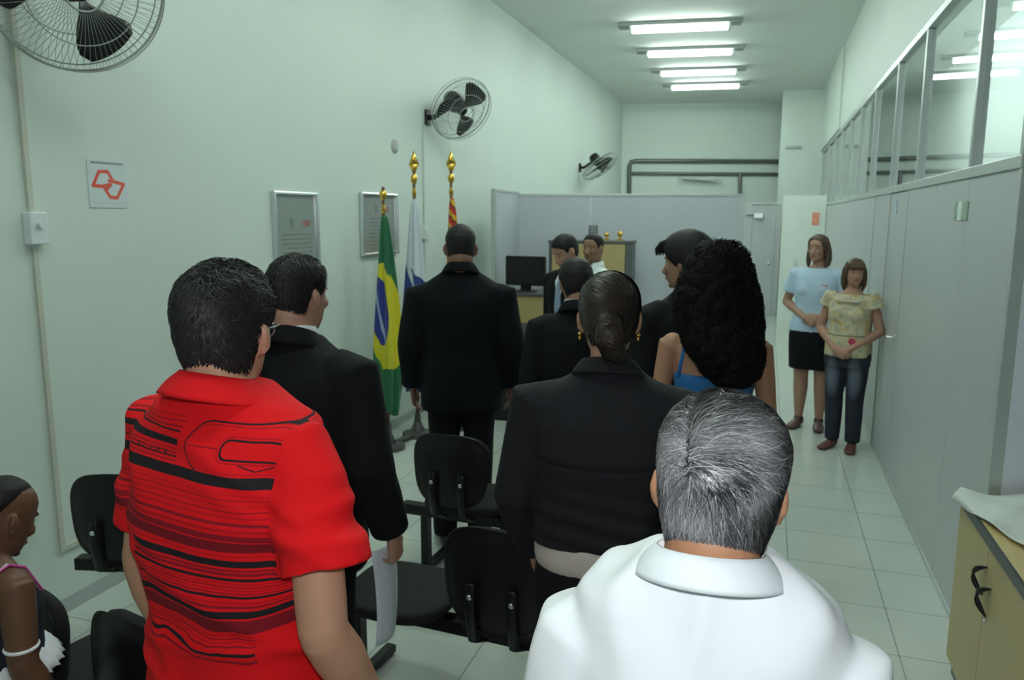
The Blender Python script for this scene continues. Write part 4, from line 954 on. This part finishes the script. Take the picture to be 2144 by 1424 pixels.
lb=lambda a:float(np.interp(math.degrees(a),[0,40,62,80,110,140,180],[.86,.80,.58,.42,.30,.10,.03]))
o,v,f=hair_shell(t,m_bh,lb,.013,19,.0015,50,extra=bunx,voxel=.0045)
bc=W_(t,(0,-.12,.060))
strands(t,'hair_strands',mat('brown_hair_strands',(.030,.020,.017),.42,spec=.5,aniso=.3),v,f,2600,lambda p,n,u,c=bc:(c-p)*8+np.cross(n,c-p)*6,.05,5,.0009,.002,seed=8,jit=.12,keep=keep_hair(t,lb,.03))
for s in (-1,1):
    mb=MB(); q=W_(t,(s*.080,-.004,.066)); ellip(mb,q,(.006,.006,.006)); ellip(mb,q+[0,0,-.011],(.004,.004,.007)); obj('earring',mb,m_gold,t,True)

# ---- 9 woman with long curly hair, blue strappy top
t=person('woman with very long curly black hair and a blue strappy top',(-.17,2.93,0),math.radians(-2),1.735,(.42,.22,.135),head=(math.radians(4),math.radians(-4),0),fem=True,voxel=.006,bw=1.02,legs=False,px=(1506,524),bare=True,
  arms=(((-.168,-.005,1.40),(-.205,-.02,1.13),(-.17,.12,.93)),((.168,-.005,1.40),(.205,-.02,1.13),(.17,.12,.93))))
J,S_,_,_=PJ[t.name]; mb=MB(); torso(mb,[(.92,.160,.118),(1.0,.150,.112),(1.1,.133,.104),(1.2,.140,.112),(1.27,.148,.120),(1.30,.146,.118)],1.0)
for s in (-1,1): ellip(mb,(s*.072,.088,1.275),(.064,.056,.062))
m_blue=mat('blue_jersey',(.012,.13,.36),.7,var=.06,bump=.1,bscale=400)
o=cloth_obj('top',t,mb,m_blue,.007,4,[(24,.003,3,(1.4,1,1),None)],S_)
for s in (-1,1):
    mb=MB(); tube(mb,[(s*.118,-.088,1.285),(s*.112,-.104,1.33),(s*.104,-.092,1.385),(s*.096,-.055,1.432),(s*.092,-.01,1.445),(s*.090,.045,1.42),(s*.085,.10,1.34)],[(.007,.003)]*7,8,ref=(1,0,0)); put('strap',mb,m_blue,t,S_)
trousers(t,mat('blue_jeans',(.03,.05,.10),.8)); shoes(t,m_shoe)
m_curl=mat('curly_black_hair',(.004,.0035,.0033),.7,spec=.12,var=.4,vscale=50,bump=.8,bscale=90)
HT_=[(1.775,.03,.03,.00,0),(1.765,.060,.068,.00,0),(1.74,.082,.094,-.005,0),(1.70,.100,.112,-.012,0),(1.64,.122,.125,-.022,.0),(1.57,.142,.112,-.050,.005),(1.50,.140,.090,-.080,.015),(1.45,.126,.074,-.108,.032),(1.40,.118,.064,-.118,.048),(1.37,.106,.054,-.122,.060),(1.335,.086,.044,-.122,.070),(1.295,.050,.030,-.12,.076)]
mb=MB(); 
R_=[supere(z,rx,ry,yc,2.1,64,xc) for z,rx,ry,yc,xc in HT_][::-1]; rings(mb,R_)
v,nv,f=remesh(mb,.006,4); 
fr=(v[:,1]>.035)&(v[:,2]<1.70); v[fr,1]=.035+(v[fr,1]-.035)*.12
v=v+nv*(.007*wob(v,70,5)+.006*wob(v,110,8))[:,None]
link('hair',mesh_from(v*S_,f,'hair'),m_curl,t)
def cl(p,r): g=.003+.006*r.rand(); return (g*1.15,g,g*.95)
strands(t,'hair_curls',mat('curl_strands',rough=.65,spec=.15,attr='tint'),v*S_,f,5200,lambda p,n,u:(p[0]*1.2,0,-1.0) if p[2]<1.62 else (p[0]*6,p[1]*5,-.4),  .16,16,.0018,.007,colf=cl,seed=21,jit=.35,curl=(.0075,20),taper=.6)

# ---- 10 person in dark suit, head turned left
t=person('dark-haired person in black suit, face turned left, behind the curly-haired woman',(-.34,3.46,0),math.radians(30),1.80,(.34,.20,.13),head=(math.radians(42),math.radians(-5),0),voxel=.006,bw=.95,px=(1452,488))
S_=PJ[t.name][1]; suit(t,bw=1.02,voxel=.010)
put('shirt_collar',band(1.55,1.49,.060,.072,.004,.9,-.014,-.2),mat('ochre_collar',(.40,.28,.09),.7),t,S_); trousers(t,m_suit); shoes(t,m_shoe)
def fringe(mb):
    for i in range(7): x=-.055+i*.018; tube(mb,[(x,.05,.205),(x*1.1,.09,.195),(x*1.2,.112,.172),(x*1.25,.112,.145)],[.015,.013,.010,.004],8)
lf=lambda a:float(np.interp(math.degrees(a),[0,40,62,80,110,140,180],[.74,.70,.52,.45,.28,.10,.05]))
hair_shell(t,m_h1,lf,.024,23,.004,40,extra=fringe,voxel=.006)

# ---- 11 woman in light blue T-shirt
A11=(((-.180,-.005,1.40),(-.262,-.03,1.145),(-.060,.165,1.045)),((.180,-.005,1.40),(.262,-.03,1.145),(.045,.185,1.030)))
t=person('woman in light blue T-shirt and black skirt, hands clasped, by the partition',(.43,7.22,0),math.radians(166),1.69,(.40,.235,.17),head=(math.radians(-16),math.radians(0),0),fem=True,voxel=.0055,bw=1.2,aw=1.15,arms=A11,legs=True,
  hands=(dict(d=(.9,.25,-.45),nrm=(.1,-1,-.1),thumb=(0,0,1),curl=.35),dict(d=(-.9,.15,-.5),nrm=(-.1,-1,-.1),thumb=(0,0,1),curl=.45)))
J,S_,_,_=PJ[t.name]; mb=MB(); torso(mb,[(.90,.196,.148),(.97,.190,.145),(1.06,.165,.130),(1.14,.158,.126),(1.24,.172,.134),(1.33,.182,.125),(1.40,.176,.100),(1.44,.140,.080),(1.465,.105,.070)],1.10)
for s in (-1,1): ellip(mb,(s*.070,.080,1.265),(.088,.066,.080))
sleeve(mb,J['armL'],.072,.62,1.05,.004); sleeve(mb,J['armR'],.072,.62,1.05,.004)
cloth_obj('t_shirt',t,mb,mat('light_blue_cotton',(.48,.64,.80),.8,var=.04),.0075,5,[(22,.0035,51,(1,1,1.6),None)],S_)
mb=MB(); ellip(mb,(-.085,.168,1.325),(.014,.004,.006)); ellip(mb,(-.108,.163,1.322),(.013,.004,.008)); put('badge',mb,mat('badge_red',(.65,.20,.20),.6),t,S_)
mb=MB(); torso(mb,[(.555,.182,.135),(.62,.184,.140),(.75,.192,.148),(.86,.194,.150),(.95,.180,.140)],1.10); cloth_obj('skirt',t,mb,m_suit,.009,4,[(18,.004,13,(1.5,1,.5),None)],S_)
shoes(t,mat('brown_shoe',(.085,.045,.035),.5))
m_br=mat('brown_hair',(.075,.042,.022),.5,var=.4,vscale=50,bump=.5,bscale=120,stretch=(1,1,.3))
def lobe(mb):
    for s in (-1,1): tube(mb,[(s*.055,-.02,.20),(s*.083,-.015,.13),(s*.088,-.008,.06),(s*.088,.0,.0),(s*.080,.012,-.045)],[.020,.022,.024,.024,.014],10)
    tube(mb,[(0,-.06,.18),(0,-.10,.10),(0,-.095,.02),(0,-.085,-.04)],[(.05,.03),(.075,.03),(.085,.03),(.075,.018)],14,ref=(1,0,0))
hair_shell(t,m_br,long_line,.014,31,.002,50,extra=lobe,voxel=.006)
# ---- 12 shorter woman in floral blouse
A12=(((-.185,-.005,1.39),(-.262,-.01,1.12),(-.055,.170,.955)),((.185,-.005,1.39),(.265,-.01,1.12),(.050,.185,.945)))
t=person('shorter woman in a cream floral blouse and dark jeans by the partition',(.655,6.62,0),math.radians(158),1.52,(.42,.23,.165),head=(math.radians(26),math.radians(0),0),fem=True,voxel=.006,bw=1.2,aw=1.2,arms=A12,legs=False,
  hands=(dict(d=(.9,.25,-.5),nrm=(.1,-1,-.1),thumb=(0,0,1),curl=.35),dict(d=(-.9,.15,-.5),nrm=(-.1,-1,-.1),thumb=(0,0,1),curl=.45)))
def p_floral(nt,vec,x,y,z):
    n=noise(nt,vec,26,2); n2=noise(nt,vec,38,1,(1,1,1.3)); c=mixc(nt,gt(n,.55),(.56,.50,.35),(.40,.40,.30)); c=mixc(nt,gt(n2,.62),c,(.55,.36,.10))
    c=mixc(nt,lt(sabs(z-.935),.006),c,(.22,.20,.14)); rd=((x+.062)*(x+.062)+(z-.895)*(z-.895)); return mixc(nt,lt(rd,.0007),c,(.50,.05,.09))
J,S_,_,_=PJ[t.name]; mb=MB(); torso(mb,[(.88,.190,.155),(.97,.190,.158),(1.06,.180,.150),(1.14,.172,.142),(1.24,.180,.142),(1.33,.184,.128),(1.40,.176,.100),(1.44,.130,.08)],1.05)
for s in (-1,1): ellip(mb,(s*.075,.088,1.26),(.090,.070,.085)); 
sleeve(mb,J['armL'],.078,.25,1.1,.010); sleeve(mb,J['armR'],.078,.25,1.1,.010)
cloth_obj('blouse',t,mb,mat('floral_blouse',rough=.8,paint=p_floral),.0075,4,[(40,.004,61,(1,1,1),None)],S_)
mb=MB()
for i in range(16):
    a=i/15*PI; x=.10*math.cos(a); ellip(mb,(x,.118-.35*x*x+.01,1.385+.6*x*x),(.016,.012,.013),None,8,6)
put('ruffle',mb,mat('cream_ruffle',(.60,.54,.40),.8),t,S_)
def p_jean(nt,vec,x,y,z):
    n=noise(nt,vec,9,2,(1.5,1,1)); c=mixc(nt,n,(.008,.011,.022),(.018,.024,.045)); q=(sabs(x)-.085); d=q*q*260+(z-.60)*(z-.60)*30; c=mixc(nt,_m(nt,'SUBTRACT',1.0,d,clamp=True)*.35*gt(y,0.0),c,(.30,.36,.45)); return c
trousers(t,mat('faded_dark_jeans',rough=.8,paint=p_jean),1.14,True,.008,'jeans',z1=1.0,hem=.075,r=(.094,.090,.074,.070,.060)); shoes(t,mat('reddish_brown_shoe',(.13,.05,.04),.5))
def lobe2(mb):
    for s in (-1,1): tube(mb,[(s*.055,-.02,.20),(s*.083,-.015,.13),(s*.088,-.012,.06),(s*.086,-.01,.0),(s*.074,-.006,-.055)],[.022,.024,.026,.024,.010],10)
    tube(mb,[(0,-.06,.18),(0,-.10,.10),(0,-.095,.02),(0,-.085,-.05)],[(.05,.03),(.075,.03),(.085,.03),(.075,.018)],14,ref=(1,0,0))
    for i in range(8): x=-.052+i*.015; tube(mb,[(x,.05,.207),(x*1.05,.092,.190),(x*1.1,.106,.165),(x*1.15,.104,.142)],[.014,.014,.012,.006],8)
hair_shell(t,m_br,lambda a:long_line(a)*.95,.016,33,.002,50,extra=lobe2,voxel=.006)
# ---- 13 child at the left edge
t=person('girl in a navy dress with white straps, cut off by the left edge',(-1.715,1.27,0),math.radians(-10),1.26,(.135,.062,.035),head=(math.radians(2),math.radians(-24),0),fem=False,voxel=.0055,bw=.82,aw=1.15,drop=.055,hs=1.12,bare=True,legs=False,
  arms=(((-.145,-.005,1.385),(-.19,-.02,1.12),(-.19,.08,.92)),((.145,-.005,1.385),(.195,-.03,1.14),(.205,.05,.93))))
J,S_,_,_=PJ[t.name]; mb=MB(); torso(mb,[(.60,.24,.20),(.75,.215,.175),(.9,.185,.15),(1.05,.150,.125),(1.2,.152,.122),(1.28,.158,.122),(1.33,.150,.112)],1.0)
cloth_obj('dress',t,mb,mat('navy_cotton',(.008,.011,.025),.8),.008,4,[(22,.005,71,(1.4,1,.7),None)],S_)
for s in (-1,1):
    mb=MB(); tube(mb,[(s*.105,-.105,1.30),(s*.100,-.100,1.37),(s*.096,-.055,1.430),(s*.094,.0,1.448),(s*.092,.05,1.42),(s*.088,.10,1.32)],[(.017,.004)]*6,8,ref=(1,0,0)); st=put('strap',mb,mat('white_strap',(.68,.68,.76),.7),t,S_)
    mb=MB(); tube(mb,[(s*.123,-.105,1.30),(s*.118,-.100,1.372),(s*.114,-.055,1.433),(s*.112,.0,1.451),(s*.110,.05,1.423),(s*.106,.10,1.32)],[(.004,.004)]*6,8,ref=(1,0,0)); put('strap_edge',mb,mat('pink_edge',(.55,.06,.30),.6),st,S_)
mb=MB(); tube(mb,[np.array((.184,-.025,1.20))+.047*np.array([math.cos(q),math.sin(q),0]) for q in np.linspace(0,2*PI,20)],[.006]*20,8,roundcap=False); put('bracelet',mb,mat('white_bracelet',(.8,.82,.85),.4),t,S_)
mb=MB()
G=[]
for k,(z_,r_) in enumerate([(1.135,.150),(1.12,.170),(1.095,.190),(1.07,.202),(1.068,.200),(1.09,.186),(1.115,.166),(1.13,.148)]):
    th=np.linspace(0,2*PI,160,endpoint=False); w_=1+.05*np.sin(th*26)*min(1,max(0,(1.14-z_)*16)); G.append(np.stack([r_*w_*np.cos(th),r_*w_*.86*np.sin(th),np.full(160,z_)+.006*np.sin(th*26+1)],1))
rings(mb,G)
put('lace_frill',mb,mat('white_lace',(.75,.78,.80),.8),t,S_)
shoes(t,m_shoe)
hair_shell(t,m_h1,lambda a:float(np.interp(math.degrees(a),[0,40,70,95,120,150,180],[.93,.93,.92,.88,.60,.25,.12])),.008,35,.002,60,extra=lambda mb:ellip(mb,(0,-.12,.16),(.045,.045,.045)),voxel=.006)

# ------------------------------------------------------------------ chairs
def shell_pad(w,h,th,bow,taper,e=3.2,n=56,k=10):
    """rounded upholstered pad standing in the XZ plane, z from 0 to h, front +Y"""
    t_=np.linspace(0,2*PI,n,endpoint=False); c,s=np.cos(t_),np.sin(t_); x=np.sign(c)*np.abs(c)**(2/e)*w/2; z=h/2+np.sign(s)*np.abs(s)**(2/e)*h/2
    x=x*(1-taper*(1-z/h)); R=[]
    for i,(u,y) in enumerate([(.05,0),(.5,0),(.85,.002),(.96,.008),(1,.5),(.97,.92),(.86,.99),(.5,1.05),(.05,1.08)]):
        xx=x*u; zz=h/2+(z-h/2)*u; yb=bow*(xx/(w/2))**2+.03*((zz-h*.35)/h)**2*4*.3
        R.append(np.stack([xx,yb+y*th if i>3 else yb+y,zz],1))
    return R
def make_chair(back=True):
    t=empty('padded_chair',(0,0,0),0)
    if back:
        mb=MB(); rings(mb,[r+[0,-.015,.47] for r in shell_pad(.425,.36,.012,.035,.16)]); b=obj('back_shell',mb,m_blk,t,True)
        mb=MB(); rings(mb,[r*[.95,1,.95]+[0,.0,.478] for r in shell_pad(.425,.36,.045,.035,.16)]); obj('backrest',mb,m_blkfab,t,True)
        for s in (-1,1):
            mb=MB(); tube(mb,[(s*.075,-.03,.64),(s*.075,-.035,.55),(s*.075,-.01,.43),(s*.075,.08,.385),(s*.075,.24,.385)],[(.018,.006)]*5,8,ref=(1,0,0)); obj('back_bracket',mb,m_blk,t,True)
            mb=MB(); lathe(mb,[(.010,0),(.010,.006),(.004,.008)],(s*.075,-.035,.60),12,rot=[[1,0,0],[0,0,-1],[0,1,0]]); obj('bolt',mb,m_chrome,t,True)
    mb=MB(); R=[r for r in shell_pad(.45,.43,.05,.0,.05,3.0)]; R=[np.stack([r[:,0],r[:,2]+.04,.40+r[:,1]-.02*(np.clip((r[:,2]-.33)/.1,0,1))**2],1) for r in R]; rings(mb,R); obj('seat',mb,m_blkfab,t,True)
    return t
chair0=make_chair(); stool0=make_chair(False)
used=set()
def chair(x,y,rz,lab,group,back=True,z=0.0,legs=False):
    src=chair0 if back else stool0
    c=src if src.name not in used else copy_tree(src); used.add(src.name); used.add(c.name)
    c.location=(x,y,z); c.rotation_euler=(0,0,math.radians(rz)); tag(c,lab,'chair',group); return c
def beam(x0,x1,y,rz,lab,feet):
    t=empty('seating_beam',((x0+x1)/2,y,0),math.radians(rz),lab,'seating beam','beams carrying the rows of chairs'); h=(x1-x0)/2
    mb=MB(); box(mb,(-h,.20,.32),(h,.26,.374)); obj('beam',mb,m_blk,t,bevel=.004)
    for fx in feet:
        mb=MB(); box(mb,(fx-.02,.205,.04),(fx+.02,.255,.32)); box(mb,(fx-.022,-.02,.012),(fx+.022,.47,.045)); 
        for yy in (.0,.45): lathe(mb,[(.016,0),(.018,.012)],(fx,yy,0),10)
        obj('leg',mb,m_blk,t,bevel=.003)
G_='padded black chairs in rows'
# second row from the camera
chair(-.80,2.28,-4,'black padded chair with its back to the camera, just left of the white polo shirt',G_)
chair(-1.27,2.27,-4,'black seat pad without backrest, left of the nearest empty chair',G_,False)
beam(-1.75,-.35,2.27,-4,'long black beam with feet under the nearest empty chair',[-.42,.35])
# third row
chair(-1.38,3.28,-3,'empty black padded chair behind the broad suited man',G_)
chair(-.85,3.22,-3,'black padded chair hidden behind the woman with the bun',G_) if False else None
beam(-1.75,-1.05,3.27,-3,'black beam with feet under the chair farther from the camera',[-.22,.22])
chair(-2.42,2.32,14,'black padded chair against the left wall, left of the red shirt',G_)
beam(-2.75,-2.1,2.32,14,'short black beam under the chair against the left wall',[.0])
# first row, beside the girl
chair(-1.98,1.50,-14,'black padded chair next to the girl at the left edge, with a white label',G_)
c=chair(-1.50,1.44,-12,'black padded chair mostly hidden behind the red shirt, right of the girl',G_)
beam(-2.2,-1.3,1.47,-7,'black beam under the two chairs beside the girl',[-.3,.2])
